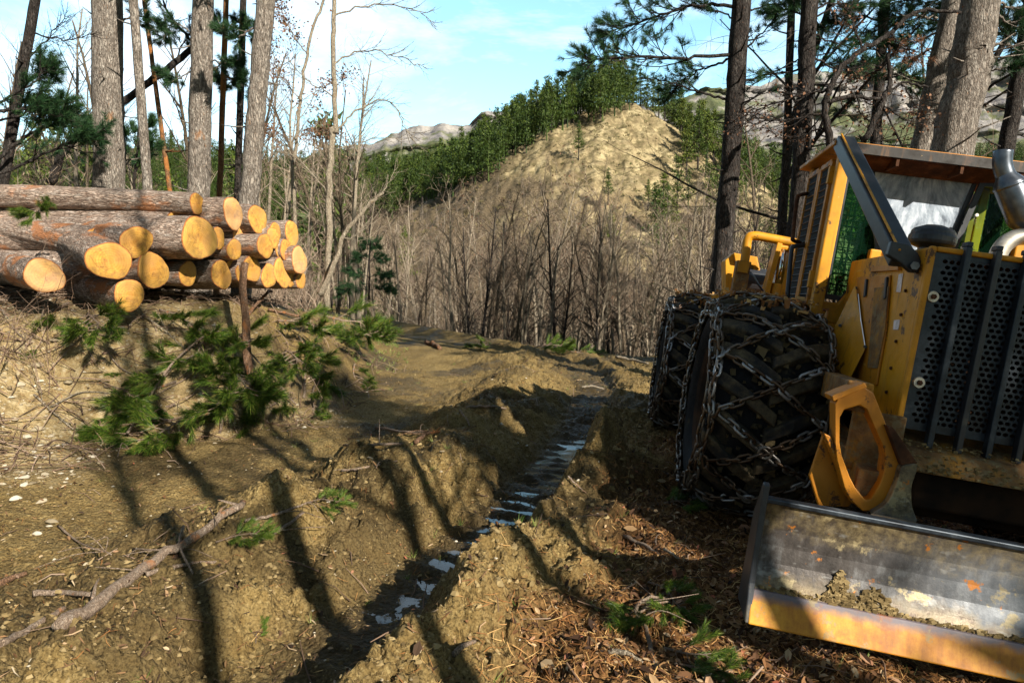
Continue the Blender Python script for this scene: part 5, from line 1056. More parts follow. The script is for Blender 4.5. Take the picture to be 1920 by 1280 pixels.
# the far wood reads as one mass
fm = MB(); lo = []
for k in range(5):
    a, b = pine_variant(9, rt, .4, .58, .2, wide=.21); b.merge(a); lo.append(b)
Nf = 3000; ys = rt.uniform(205, 345, Nf); xs_ = ys * rt.uniform(-.92, .88, Nf); keep = ~((np.abs(xs_ - 22) < 30) & (ys < 260)); xs_, ys = xs_[keep], ys[keep]
g5 = [i for i in pick(left, 420, 2.0) if i not in set(g1 + g2)]; g6 = [i for i in pick(right, 150, 2.0) if i not in set(g3 + g4)]
xs_ = np.concatenate([xs_, xx[g5], xx[g6]]); ys = np.concatenate([ys, yy[g5], yy[g6]]); zs = H(xs_, ys)
for x, y, z in zip(xs_, ys, zs): fm.merge(lo[rt.integers(0, 5)], Matrix.Translation((x, y, z)) @ Matrix.Rotation(rt.random() * 6.28, 4, 'Z') @ Matrix.Scale(rt.uniform(.7, 1.25), 4))
tag(link('far_pine_wood', fm.mesh('far_pine_wood', M['needles_far'], False)), 'dark green pine wood covering the far ridges', 'forest', kind='stuff')
# scrub on the rubble face and leafless thicket over the lower slopes
M['scrub'] = mat_leaf('hill_scrub', [(0, (.045, .04, .018)), (.4, (.11, .085, .04)), (.75, (.17, .13, .06)), (1, (.10, .12, .035))], .9)
M['thicket'] = mat_leaf('thicket_twigs', [(0, (.06, .045, .036)), (.35, (.15, .115, .092)), (.7, (.27, .22, .18)), (1, (.42, .36, .30))], .9)
fm = MB(); ok = ~left & ~right & (yy > 84) & (uy < 470) & (ux > 600) & (ux < 1320); I = np.nonzero(ok)[0][:2400]
C = np.stack([xx[I], yy[I], zz[I]], -1); n = 16; S_ = np.repeat(rt.uniform(.12, .5, len(I)) ** 1.3, n)[:, None]; CC = np.repeat(C, n, 0) + rt.normal(size=(len(I) * n, 3)) * S_ * np.array([.7, .7, .35]); d = rt.normal(size=CC.shape) + np.array([0, 0, .8]); d /= np.linalg.norm(d, axis=1)[:, None]; s = np.cross(d, rt.normal(size=CC.shape)); s /= np.linalg.norm(s, axis=1)[:, None]
fm.add(np.stack([CC - s * S_ * .25, CC + s * S_ * .25, CC + d * S_ * 1.1], 1).reshape(-1, 3), np.arange(3 * len(CC)).reshape(-1, 3)); tag(link('hill_scrub', fm.mesh('hill_scrub', M['scrub'], False)), 'low brown scrub dotted over the pale rubble face', 'scrub', kind='stuff')
fm = MB(); lb = []
for k in range(6):
    m = MB(); grow(m, m, (0, 0, -.3), (rt.normal(0, .04), 0, 1), rt.uniform(6.5, 9), .065, 0, rt, 2, .06, (17, 5, 0), None, .035, .36, (35, 72), (.10, .22)); lb.append(m)
Nt = 0; yt = rt.uniform(52, 150, 9000); xt = yt * rt.uniform(-.5, .36, 9000); zt = H(xt, yt); qx, qy = to_px(xt, yt, zt)
brown = (qy > np.interp(qx, [500, 640, 700, 800, 900, 960, 1010, 1100, 1180, 1240, 1400], [470, 465, 445, 395, 350, 330, 330, 395, 480, 520, 470]))
for x, y, z in [(a, b, c) for a, b, c, k in zip(xt, yt, zt, brown) if k][:560]: fm.merge(lb[rt.integers(0, 6)], Matrix.Translation((x, y, z)) @ Matrix.Rotation(rt.random() * 6.28, 4, 'Z') @ Matrix.Scale(rt.uniform(.45, .85) * (.75 if y > 95 else 1), 4))
tag(link('leafless_thicket', fm.mesh('leafless_thicket', M['thicket'], False)), 'grey brown leafless thicket covering the valley and lower hill', 'thicket', kind='stuff')
# bare wood in the valley below the road
cnt = 0
while cnt < 205:
    D = 19.5 + 40 * rt.random() ** 1.5; px = rt.uniform(560, 1400); x = (px - 960) / FOC * D; e = D - float(np.interp(x, EDGE_X, EDGE_Y))
    if e < 2.5: continue
    v = (0, 1, 1, 3, 3, 6, 6, 6, 2, 4, 5, 0)[rt.integers(0, 12)]; zb = h1(x, D); tip = at(px, np.interp(px, [560, 650, 760, 900, 1050, 1200, 1300], [230, 330, 375, 350, 350, 400, 330]) + rt.uniform(-15, 110), D).z
    put_tree('bare_tree', BV[v], (x, D, zb), rt.random() * 6.28, float(np.clip((tip - zb) / BH[v], .3, 1.25)), 'leafless grey brown tree in the valley wood beyond the road edge', 'bare tree', 'bare trees in the valley wood', (rt.normal(0, .05), rt.normal(0, .07))); cnt += 1
for k in range(18):
    y = rt.uniform(82, 150); x = y * rt.uniform(-.17, .13)
    put_tree('bare_tree', BV[(0, 2, 4, 3)[rt.integers(0, 4)]], (x, y, h1(x, y)), rt.random() * 6.28, rt.uniform(.35, .7), 'small leafless tree on the brown lower slope of the pale hill', 'bare tree', 'bare trees on the hill slope')
for px, D, v, ty_, lab in ((1040, 20.5, 5, 352, 'black trunked bare tree standing nearest at the road edge'), (905, 24, 0, 372, 'brown bare tree left of the black trunked one at the road edge'), (878, 27, 5, 410, 'dark slim bare tree behind the road bend'), (752, 26, 6, 385, 'pale straight bare tree at the end of the road'), (1075, 23, 1, 400, 'pale bare tree right of the black trunked one'), (985, 24, 2, 385, 'bare tree with a few brown leaves between the two dark trunks'), (1170, 25, 3, 430, 'pale slanting bare tree near the rear tyre')):
    x = (px - 960) / FOC * D; zb = h1(x, D); put_tree('bare_tree', BV[v], (x, D, zb), 1.3, (at(px, ty_, D).z - zb) / BH[v], lab, 'bare tree', 'bare trees at the road edge')
# pale thin trees and brush behind the log stack
for k in range(40):
    D = rt.uniform(15, 34); px = rt.uniform(-60, 720); D = max(D, 25) if px > 480 else D; x = (px - 960) / FOC * D
    put_tree('bare_tree', BV[(1, 3, 6, 0, 4)[rt.integers(0, 5)]], (x, D, h1(x, D)), rt.random() * 6.28, rt.uniform(.5, .95), 'thin leafless tree in the brush behind the log stack', 'bare tree', 'bare trees behind the log stack', (rt.normal(0, .05), rt.normal(0, .06)))
for k in range(26):
    D = rt.uniform(13, 40); px = rt.uniform(1280, 1990); x = (px - 960) / FOC * D
    put_tree('bare_tree', BV[(0, 2, 4, 5)[rt.integers(0, 4)]], (x, D, h1(x, D)), rt.random() * 6.28, rt.uniform(.5, .9), 'leafless dark tree in the wood behind the skidder', 'bare tree', 'bare trees behind the skidder')
for k in range(22):
    D = rt.uniform(24, 70); px = rt.uniform(1290, 2000); x = (px - 960) / FOC * D; far_pine(x, D, rt.uniform(.5, .95), 'green pine on the slope behind the skidder', 'pines behind the skidder')
for k in range(24):
    D = rt.uniform(34, 80); px = rt.uniform(-80, 700); x = (px - 960) / FOC * D; far_pine(x, D, rt.uniform(.8, 1.25), 'green pine on the slope behind the log stack', 'pines behind the log stack')
# low leafless shrubs
SV = []
for k in range(3):
    m = MB()
    for q in range(16):
        a = rt.random() * 6.28; grow(m, m, (rt.normal(0, .12), rt.normal(0, .12), -.1), (math.cos(a) * .5, math.sin(a) * .5, 1), rt.uniform(.9, 1.9), .009, 1, rt, 3, .1, (0, 5, 3), None, .1)
    SV.append(m.mesh('bare_shrub', M['twig'], False))
for k in range(90):
    if k < 40: D = rt.uniform(11, 30); px = rt.uniform(-60, 760)
    elif k < 60: D = rt.uniform(10.5, 24); px = rt.uniform(1290, 1990)
    else: D = rt.uniform(20, 45); px = rt.uniform(720, 1300)
    x = (px - 960) / FOC * D
    if D < np.interp(x, EDGE_X, EDGE_Y) + .6 and px > 640 and px < 1300: continue
    o = link('bare_shrub', SV[k % 3]); o.location = (x, D, h1(x, D)); o.rotation_euler.z = rt.random() * 6.28; o.scale = (rt.uniform(.8, 1.6),) * 3
    tag(o, ('leafless twiggy shrub behind the log stack', 'leafless twiggy shrub behind the skidder', 'leafless twiggy shrub below the road edge')[0 if k < 40 else 1 if k < 60 else 2], 'shrub', ('shrubs behind the log stack', 'shrubs behind the skidder', 'shrubs below the road edge')[0 if k < 40 else 1 if k < 60 else 2])
for k, (px, D, s) in enumerate(((-25, 6.6, .8), (70, 6.9, .55))):
    m = MB()
    for q in range(9): a = rt.random() * 6.28; grow(m, m, (rt.normal(0, .12), rt.normal(0, .12), -.1), (math.cos(a) * .5, math.sin(a) * .5, 1), rt.uniform(.9, 1.9), .008, 1, rt, 3, .1, (0, 5, 3), None, .1)
    o = link('bare_shrub', m.mesh('bare_shrub', M['dead_twig'], False)); x = (px - 960) / FOC * D; o.location = (x, D, h1(x, D)); o.scale = (s,) * 3; o.rotation_euler.z = k * 2.0
    tag(o, ('reddish bare shrub at the left edge in front of the logs', 'thin bare shrub against the leftmost log')[k], 'shrub')
for k, (px, D, s) in enumerate(((1905, 9.2, .30), (1800, 11.5, .42), (1960, 10.5, .4), (1690, 13, .4), (1620, 15, .45))):
    x = (px - 960) / FOC * D; put_tree('pine_sapling', PV[k], (x, D, h1(x, D)), k, s, ('bright green pine sapling beside the exhaust pipe', 'green pine sapling behind the right side of the cab', 'pine sapling at the right edge behind the cab', 'pine sapling seen through the cab', 'pine sapling furthest left behind the cab')[k], 'sapling', 'pine saplings behind the cab')

# ---- tall trunks near the viewer, measured one by one
def limb(tr, nd, P, r0, tuft=1.0, rng=rt, shoots=20, dens=20, length=.12, bare=.25, wdt=.006):
    """a pine limb along P with side shoots that end in needle tufts"""
    P = spline(P, 7); P = P + rng.normal(0, .012, P.shape); tube(tr, P, np.linspace(r0, r0 * .25, len(P)), 6, cap=False); T = np.gradient(P, axis=0); T /= np.linalg.norm(T, axis=1)[:, None]
    L_ = np.linalg.norm(np.diff(P, axis=0), axis=1).sum(); C, Dd = [], []
    def twig(b, d, l, rr, n):
        Q = spline([b, b + d * l * .5 + np.array([0, 0, -.03 * l]), b + d * l + np.array([0, 0, .10 * l])], 4); tube(tr, Q, np.linspace(rr, rr * .5, len(Q)), 4, cap=False); e = Q[-1] - Q[-3]; e /= np.linalg.norm(e)
        if tuft > 0:
            for k in range(n): C.append(Q[-1] - e * .035 * k); Dd.append(e)
        return Q
    for k in range(shoots):
        f = bare + (1 - bare) * (k + rng.random()) / shoots; i = min(int(f * (len(P) - 1)), len(P) - 1); s = 1 if k % 2 else -1; side = np.cross(T[i], [0, 0, 1.0]); side /= np.linalg.norm(side) + 1e-9
        d = T[i] * rng.uniform(.5, .9) + side * s * rng.uniform(.3, .9) + np.array([0, 0, rng.normal(.05, .35)]); d /= np.linalg.norm(d); l = (L_ * .28 * (1.1 - f * .7) + .12) * rng.uniform(.6, 1.2)
        Q = twig(P[i], d, l, r0 * .35, 4 if rng.random() < tuft else 0)
        for m in range(3):
            i2 = int((.35 + .2 * m) * (len(Q) - 1)); d2 = d + rng.normal(0, .55, 3); d2 /= np.linalg.norm(d2); twig(Q[i2], d2, l * rng.uniform(.25, .5), r0 * .2, 3 if rng.random() < tuft else 0)
    if tuft > 0 and C: needles_at(nd, C, Dd, dens, length, wdt, .85, rng)
def near_pine(name, xt, xb, yb, wpx, D, bark, label, limbs=(), cat='pine tree', crown=True, top=13.0, ext=1.0, leafmat='needles_dark', xm=None, stubs=6, tufts=1.0):
    a, b = at(xt, 0, D), at(xb, yb, D); d = (a - b); zb = h1(b.x, D) - .3; q = b + d * ((zb - b.z) / d.z); t = a + d * ((top - a.z) / d.z) if top > a.z else a
    r = wpx * D / FOC / 2; pts = [q, b, a, t] if xm is None else [q, b, at(xm[0], xm[1], D), a, t]; P = spline(pts, 12); tr, nd = MB(), MB(); z = P[:, 2]
    rr = np.interp(z, [zb, zb + .5, b.z + .3, a.z, max(t.z, a.z + .1)], [r * 1.35, r * 1.12, r * 1.03, r * .96, r * .35]); P = P + rt.normal(0, r * .035, P.shape)
    tube(tr, P, rr, 20 if wpx > 14 else 9, wob=.05, rng=rt, cap=False)
    for k in range(stubs):
        f = rt.uniform(.25, .8); i = int(f * (len(P) - 1)); az = rt.random() * 6.28; dd = np.array([math.cos(az), math.sin(az), rt.normal(.1, .2)]); l = rt.uniform(.12, .5) + r; tube(tr, [P[i], P[i] + dd * l * .6, P[i] + dd * l + np.array([0, 0, .03])], [.018, .013, .006], 5)
    for lm in limbs:
        pts_, r0, tf = lm[:3]; dz = lm[3] if len(lm) > 3 else 0.
        limb(tr, nd, [at(x, y, D + dz * i / max(1, len(pts_) - 1)) for i, (x, y) in enumerate(pts_)], r0, tf, rt, int(lm[4]) if len(lm) > 4 else 16)
    if crown:
        C = []; 
        for k in range(26):
            z_ = rt.uniform(max(a.z + .8, 6.5), top + .5); a_ = rt.random() * 6.28; l = rt.uniform(.6, 2.2); c0 = np.array([np.interp(z_, z, P[:, 0]), np.interp(z_, z, P[:, 1]), z_]); e = c0 + np.array([math.cos(a_) * l, math.sin(a_) * l, l * .2]); tube(tr, [c0, (c0 + e) / 2, e], [.04, .03, .012], 4, cap=False)
            for q_ in np.linspace(.5, 1, 4): C.append(c0 + (e - c0) * q_)
        C = np.repeat(np.array(C), 26, 0); k = len(C); C = C + rt.normal(size=(k, 3)) * np.array([.26, .26, .14]); dd = rt.normal(size=(k, 3)) + np.array([0, 0, .5]); dd /= np.linalg.norm(dd, axis=1)[:, None]; s = np.cross(dd, rt.normal(size=(k, 3))); s /= np.linalg.norm(s, axis=1)[:, None]
        nd.add(np.stack([C - s * .03, C + s * .03, C + dd * .24], 1).reshape(-1, 3), np.arange(3 * k).reshape(-1, 3))
    o = empty(name, q + Vector((0, 0, .3))); off = np.array(o.location)
    for m, nm, mt in ((tr, 'trunk', bark), (nd, 'crown', M[leafmat])):
        if m.v:
            m.v = [v - off for v in m.v]; link(nm, m.mesh(nm, mt, nm == 'trunk'), o)
    return tag(o, label, cat)
PB, DB, OB = M['pine_bark'], M['dark_bark'], M['orange_bark']
near_pine('pine_tree', 200, 205, 350, 51, 12.0, PB, 'thickest grey pine trunk rising straight behind the left part of the log stack', [([(226, 40), (260, 30), (300, 45)], .02, .9)])
near_pine('pine_tree', 381, 372, 360, 38, 12.6, PB, 'grey pine trunk behind the middle of the log stack', [([(360, 60), (325, 45), (300, 80)], .018, .9), ([(395, 110), (420, 120), (450, 115)], .018, 1.), ([(360, 130), (330, 150), (305, 140)], .016, .9)])
near_pine('pine_tree', 499, 466, 385, 33, 11.6, PB, 'leaning grey pine trunk with torn orange bark above the right side of the log stack', [([(480, 50), (440, 70), (415, 60)], .018, .9)], xm=(482, 190))
near_pine('pine_tree', 250, 277, 355, 16, 11.2, PB, 'slim grey pine trunk between the two thick trunks', [], stubs=4)
near_pine('pine_tree', 424, 412, 360, 10, 13.5, OB, 'thin orange pine stem beside the middle trunk', [([(418, 115), (400, 128), (385, 120)], .012, 1), ([(420, 60), (445, 40), (460, 55)], .012, 1), ([(415, 140), (440, 150), (455, 140)], .012, 1)], stubs=8)
near_pine('pine_tree', 456, 446, 360, 12, 14.0, DB, 'dark thin pine stem left of the leaning trunk', [([(452, 40), (425, 50), (405, 35)], .014, 1), ([(452, 60), (475, 75), (490, 60)], .014, 1), ([(448, 140), (425, 160), (410, 150)], .014, 1), ([(449, 155), (470, 165), (480, 180)], .012, 1)], stubs=8)
near_pine('pine_tree', 270, 312, 310, 8, 13.0, OB, 'thin reddish leaning stem left of the middle trunk', [], stubs=3, crown=False, top=9)
near_pine('dark_tree', 66, 22, 250, 17, 11.0, DB, 'dark crooked trunk near the left edge', [([(38, 170), (70, 140), (95, 130)], .02, 1.), ([(60, 60), (120, 75), (175, 60)], .016, .0), ([(30, 180), (55, 195), (90, 200)], .02, 1.), ([(45, 120), (100, 60), (130, 20)], .014, 0.)], cat='tree', crown=False, top=8)
# leaning dead trunk and the low green limb at the left
def loose(name, paths, D, bark, label, cat, leafmat='needles_dark', leaves=0):
    tr, nd = MB(), MB(); off = None
    for pts, r0, r1, tf, *ex in paths:
        dz = ex[0] if ex else 0
        Q = [at(x, y, D + dz * i / max(1, len(pts) - 1)) for i, (x, y) in enumerate(pts)]; off = off if off is not None else np.array(Q[0])
        if tf >= 0: limb(tr, nd, Q, r0, tf, rt, ex[1] if len(ex) > 1 else 14, bare=.2)
        else: P = spline(Q, 7); P = P + rt.normal(0, .01, P.shape); tube(tr, P, np.linspace(r0, r1, len(P)), 10, wob=.06, rng=rt)
    if leaves:
        V = np.concatenate(tr.v); idx = rt.integers(0, len(V), leaves); C = V[idx] + rt.normal(0, .07, (leaves, 3)); k = leaves; s = rt.normal(size=(k, 3)); s /= np.linalg.norm(s, axis=1)[:, None]; q = np.cross(s, rt.normal(size=(k, 3))); q /= np.linalg.norm(q, axis=1)[:, None]; z_ = .009 + .014 * rt.random((k, 1))
        nd.add(np.stack([C - s * z_ - q * z_ * .5, C + s * z_ - q * z_ * .5, C + s * z_ * .6 + q * z_, C - s * z_ * .6 + q * z_], 1).reshape(-1, 3), np.arange(4 * k).reshape(-1, 4))
    o = empty(name, off)
    for m, nm, mt in ((tr, 'trunk', bark), (nd, 'crown', M[leafmat])):
        if m.v: m.v = [v - off for v in m.v]; link(nm, m.mesh(nm, mt, nm == 'trunk'), o)
    return tag(o, label, cat)
loose('leaning_tree', [([(95, 345), (130, 270), (232, 190), (300, 140), (365, 85), (400, 40)], .075, .05, -1), ([(365, 82), (325, 40), (305, 0), (290, -40)], .03, .012, .0, .5, 8), ([(300, 140), (320, 175), (345, 230), (362, 265)], .012, .006, .0), ([(330, 115), (350, 70), (380, 40)], .016, .01, .8)], 13.2, DB, 'dark dead trunk leaning diagonally behind the left pines', 'tree')
loose('low_pine', [([(-45, 430), (-40, 330), (-30, 180), (-20, 60)], .07, .05, -1), ([(-36, 212), (60, 205), (130, 222), (175, 245)], .03, .02, 1., .5, 24), ([(-38, 320), (60, 250), (100, 235), (150, 240)], .03, .02, 1., .8, 22), ([(-40, 345), (90, 285), (140, 265), (180, 250)], .025, .02, 1., .4, 20), ([(-34, 235), (40, 215), (90, 190), (120, 200)], .02, .02, 1., .3, 18), ([(-32, 205), (50, 165), (80, 135), (85, 128)], .02, .02, 1., .2, 14)], 10.6, DB, 'bushy green pine limbs spreading low at the left edge behind the logs', 'pine tree')
loose('young_pine', [([(250, 380), (255, 310), (262, 225)], .03, .01, -1), ([(252, 335), (235, 300), (228, 280)], .012, .01, 1, .2, 12), ([(254, 320), (275, 290), (285, 270)], .012, .01, 1, -.2, 12), ([(258, 280), (245, 255), (240, 240)], .01, .01, 1, .2, 12), ([(259, 270), (272, 245), (278, 232)], .01, .01, 1, 0, 12)], 12.5, DB, 'young dark green pine between the thickest and the slim trunk', 'pine tree')
# pale bare trees above the right end of the stack
PBK = M['pale_bark']
loose('bare_tree', [([(612, 580), (618, 400), (622, 250), (630, 240), (624, 100), (627, 0), (640, -120)], .052, .03, -1), ([(630, 245), (670, 205), (730, 190), (760, 240), (775, 262)], .016, .006, 0., .4, 16), ([(624, 120), (680, 95), (740, 105), (800, 130)], .015, .006, 0., .5, 18), ([(626, 30), (700, 10), (780, 20), (815, 45)], .014, .006, 0., .3, 16), ([(622, 180), (575, 150), (540, 110)], .012, .005, 0., .3, 12), ([(628, 280), (690, 262), (760, 260)], .012, .005, 0., .3, 12), ([(616, 360), (560, 300), (520, 280)], .014, .005, 0, .3, 12)], 10.8, PBK, 'slender pale bare tree with arching twigs right of the log stack', 'bare tree', 'rust_leaf')
loose('bare_tree', [([(598, 555), (630, 490), (645, 440), (690, 385), (720, 360)], .045, .02, -1), ([(690, 385), (725, 350), (745, 310)], .012, .005, 0., .2, 10), ([(640, 450), (670, 440), (700, 400)], .01, .005, 0, .2, 10)], 10.6, PBK, 'pale stem leaning right from the foot of the slender bare tree', 'bare tree')
loose('bare_tree', [([(540, 400), (552, 290), (565, 180), (580, 80), (606, 0), (620, -60)], .034, .018, -1), ([(563, 190), (520, 130), (500, 60)], .012, .005, 0., .3, 16), ([(575, 100), (540, 50), (520, 0)], .012, .005, 0, .3, 16), ([(558, 230), (600, 170), (650, 140)], .01, .005, 0, .3, 14), ([(550, 300), (510, 250), (480, 240)], .01, .004, 0, .3, 14), ([(548, 260), (590, 245), (640, 250)], .01, .005, 0, .3, 14)], 12.2, PBK, 'thin bare tree hung with rust red leaves right of the leaning pine', 'bare tree', 'rust_leaf', 2400)
# right hand pines
near_pine('pine_tree', 1391, 1351, 530, 34, 11.0, DB, 'dark pine trunk left of the skidder cab with needled limbs reaching left', [
    ([(1375, 103), (1290, 108), (1190, 108), (1120, 112), (1089, 122)], .03, 1., -.4, 26), ([(1382, 10), (1300, 12), (1230, 30), (1170, 52), (1138, 62)], .028, 1., .3, 28), ([(1364, 186), (1310, 172), (1260, 155), (1222, 146)], .022, .35, .2, 12),
    ([(1370, 110), (1320, 130), (1280, 150), (1245, 185)], .022, 1., .6, 20), ([(1386, 35), (1340, 20), (1310, 12)], .016, .4, .2, 10), ([(1395, 95), (1430, 60), (1465, 20)], .018, .4, .3, 12), ([(1392, 150), (1440, 140), (1500, 110), (1560, 100)], .02, .2, .8, 12), ([(1385, 205), (1420, 180), (1460, 170)], .014, .1, .3, 8), ([(1390, 20), (1450, 10), (1520, -10)], .018, .8, .4, 12), ([(1385, 5), (1340, -20), (1260, -25), (1180, -10)], .025, 1, .6, 24)], xm=(1374, 250), stubs=14)
near_pine('pine_tree', 1518, 1494, 420, 30, 10.6, DB, 'grey brown pine trunk just left of the cab roof', [([(1510, 130), (1450, 140), (1400, 165)], .018, .3, .4, 12), ([(1522, 60), (1560, 80), (1610, 90)], .018, .6, .5, 14), ([(1520, 20), (1570, 5), (1640, 10)], .018, 1, .5, 18), ([(1515, 40), (1480, 20), (1440, 25)], .018, .9, .5, 16), ([(1525, 110), (1580, 130), (1640, 115)], .018, .8, .8, 16)], stubs=12, xm=(1511, 160))
near_pine('pine_tree', 1660, 1640, 280, 18, 12.8, DB, 'slim dark pine behind the oak limbs', [([(1655, 40), (1600, 30), (1550, 50)], .02, 1, .4, 22), ([(1655, 60), (1700, 40), (1740, 60)], .02, 1, .4, 20), ([(1650, 110), (1610, 130), (1570, 120)], .016, .8, .4, 18), ([(1650, 150), (1690, 140), (1730, 170)], .016, .8, .3, 18), ([(1658, 10), (1710, 0), (1760, 15)], .018, 1, .2, 20), ([(1645, 200), (1610, 190), (1570, 215)], .014, .5, .3, 16)], stubs=10)
near_pine('pine_tree', 1485, 1468, 430, 14, 12.5, DB, 'thin black trunk between the two dark pines left of the cab', [], stubs=14, crown=False, top=9)
near_pine('pine_tree', 1790, 1732, 270, 40, 11.6, PB, 'grey pine trunk rising behind the middle of the cab roof', [([(1760, 35), (1690, 30), (1640, 55)], .025, .9, .4, 18), ([(1755, 60), (1700, 85), (1650, 80)], .02, .9, .6, 18), ([(1750, 90), (1690, 120), (1640, 150)], .02, .5, .6, 14)], stubs=10)
near_pine('pine_tree', 1838, 1785, 280, 66, 10.2, PB, 'thickest pine trunk rising right behind the cab roof', [([(1850, 80), (1890, 85), (1930, 90)], .022, .6, .3, 10), ([(1870, 30), (1900, 45), (1940, 50)], .02, .9, .2, 14), ([(1838, 140), (1880, 128), (1925, 125)], .016, .5, -.3, 10), ([(1868, 5), (1900, 15), (1950, 5)], .02, 1, .3, 14)], stubs=10, xm=(1822, 120))
near_pine('pine_tree', 1935, 1887, 280, 26, 11.2, DB, 'dark leaning pine trunk at the right edge behind the cab', [([(1910, 90), (1880, 60), (1870, 40)], .02, 1., .2, 14), ([(1905, 120), (1930, 100), (1960, 95)], .02, 1., .2, 14)], stubs=8)
loose('oak_tree', [([(1560, 290), (1546, 205), (1558, 165), (1575, 130), (1618, 92), (1672, 62), (1702, 32), (1740, 18), (1800, 25)], .05, .02, -1), ([(1622, 262), (1653, 195), (1668, 160), (1666, 120), (1668, 85)], .045, .02, -1), ([(1552, 192), (1605, 180), (1648, 186), (1692, 158), (1738, 162)], .03, .014, -1),
    ([(1618, 92), (1600, 50), (1590, 10)], .018, .008, .0, .4, 18), ([(1672, 62), (1690, 90), (1730, 110)], .014, .006, .15, .4, 18), ([(1666, 120), (1630, 140), (1590, 150)], .014, .006, 0, .3, 16), ([(1560, 170), (1510, 175), (1440, 200), (1380, 215)], .02, .006, 0, .4, 22), ([(1548, 210), (1480, 225), (1420, 230), (1370, 240)], .018, .006, 0, .5, 22), ([(1692, 158), (1720, 200), (1745, 230)], .014, .006, 0, .3, 14), ([(1650, 190), (1690, 220), (1720, 240)], .014, .006, 0, .2, 14), ([(1605, 180), (1620, 220), (1650, 240)], .012, .006, 0, .2, 14), ([(1550, 240), (1500, 255), (1440, 250)], .014, .006, 0, .3, 18)], 9.6, DB, 'crooked dark oak limbs with withered brown leaves behind the cab', 'oak tree', 'rust_leaf', 1000)
for k, (px, D, v, sc_, lab) in enumerate(((1440, 13.5, 5, 1.0, 'black bare tree between the two pines left of the cab'), (1570, 14.5, 4, 1.15, 'dark bare tree with a tangle of twigs over the cab roof corner'))):
    x = (px - 960) / FOC * D; put_tree('bare_tree', DV[k % 2], (x, D, h1(x, D)), k * 1.3, sc_, lab, 'bare tree')
loose('small_pine', [([(692, 560), (693, 500), (694, 450)], .03, .01, -1), ([(693, 545), (665, 540), (640, 548)], .01, .005, 1., .3, 16), ([(693, 545), (715, 538), (735, 545)], .01, .005, 1., -.3, 16), ([(693, 520), (672, 512), (655, 515)], .01, .005, 1., .3, 14), ([(693, 520), (712, 514), (728, 518)], .01, .005, 1., -.3, 14), ([(693, 490), (678, 482), (668, 485)], .01, .005, 1., .2, 12), ([(693, 490), (708, 484), (718, 487)], .01, .005, 1., .2, 12), ([(694, 470), (688, 462), (684, 462)], .008, .004, 1., .1, 8), ([(694, 465), (701, 458), (704, 460)], .008, .004, 1., .1, 8)], 19, DB, 'small dark young pine standing in the bare wood right of the log stack', 'pine tree')
# trees behind the viewpoint that shade the foreground
CV = []
for k in range(3):
    a, b = pine_variant(13, rt, 1.0, .5, .45, M['needles_dark'], .13); CV.append((a.mesh('trunk', M['pine_bark'], True), b.mesh('crown', M['needles_dark'], False)))
for k, (x, y, s) in enumerate(SHADE_PINES):
    put_tree('pine_tree', CV[k % 3], (x, y, h1(x, max(y, -26)) - .2), k * 1.7, s, 'tall pine of the wood behind the viewpoint that shades the track', 'pine tree', 'pines behind the viewpoint')
for k, (x, y, s) in enumerate(SHADE_BARE):
    put_tree('bare_tree', BV[(6, 5, 0)[k % 3]], (x, y, h1(x, max(y, -26)) - .2), k * 1.7, s, 'bare tree behind the viewpoint whose trunk throws a long shadow', 'bare tree', 'bare trees behind the viewpoint')
# ------------------------------------------------------------------ ground litter: what nobody could count
rg6 = np.random.default_rng(77)
def spots(n, px0, px1, py0, py1, dens):
    """random points of the near ground, thinned by a density function of (x, y)"""
    out_ = []
    X = rg6.uniform(px0, px1, n); Y = py0 * (py1 / py0) ** rg6.random(n); keep = rg6.random(n) < dens(X, Y); X, Y = X[keep], Y[keep]; return X, Y, H(X, Y)
def normals(X, Y, e=.03):
    n = np.stack([-(H(X + e, Y) - H(X - e, Y)) / (2 * e), -(H(X, Y + e) - H(X, Y - e)) / (2 * e), np.ones(len(X))], -1); return n / np.linalg.norm(n, axis=1)[:, None]
def strips(mb, X, Y, Z, l, wd, tilt=.15, lift=.006, curve=.1):
    k = len(X); N = normals(X, Y); a = rg6.random(k) * 6.28; d = np.stack([np.cos(a), np.sin(a), np.zeros(k)], -1); d -= N * (d * N).sum(1)[:, None]; d += N * rg6.normal(0, tilt, (k, 1)); d /= np.linalg.norm(d, axis=1)[:, None]; s = np.cross(N, d)
    C = np.stack([X, Y, Z], -1) + N * (lift + np.abs(rg6.normal(0, lift, (k, 1)))); l = l * rg6.uniform(.5, 1.3, (k, 1)); wd = wd * rg6.uniform(.7, 1.3, (k, 1)); b = s * l * rg6.normal(0, curve, (k, 1))
    V = np.stack([C - d * l / 2 - s * wd / 2, C - d * l / 2 + s * wd / 2, C + b + s * wd / 2, C + d * l / 2, C + b - s * wd / 2], 1).reshape(-1, 3); i = np.arange(k)[:, None] * 5
    mb.add(V, np.concatenate([i + np.array([[0, 1, 2, 4]])])); mb.f.append((i + np.array([[4, 2, 3]]) + mb.n - 5 * k, 0))
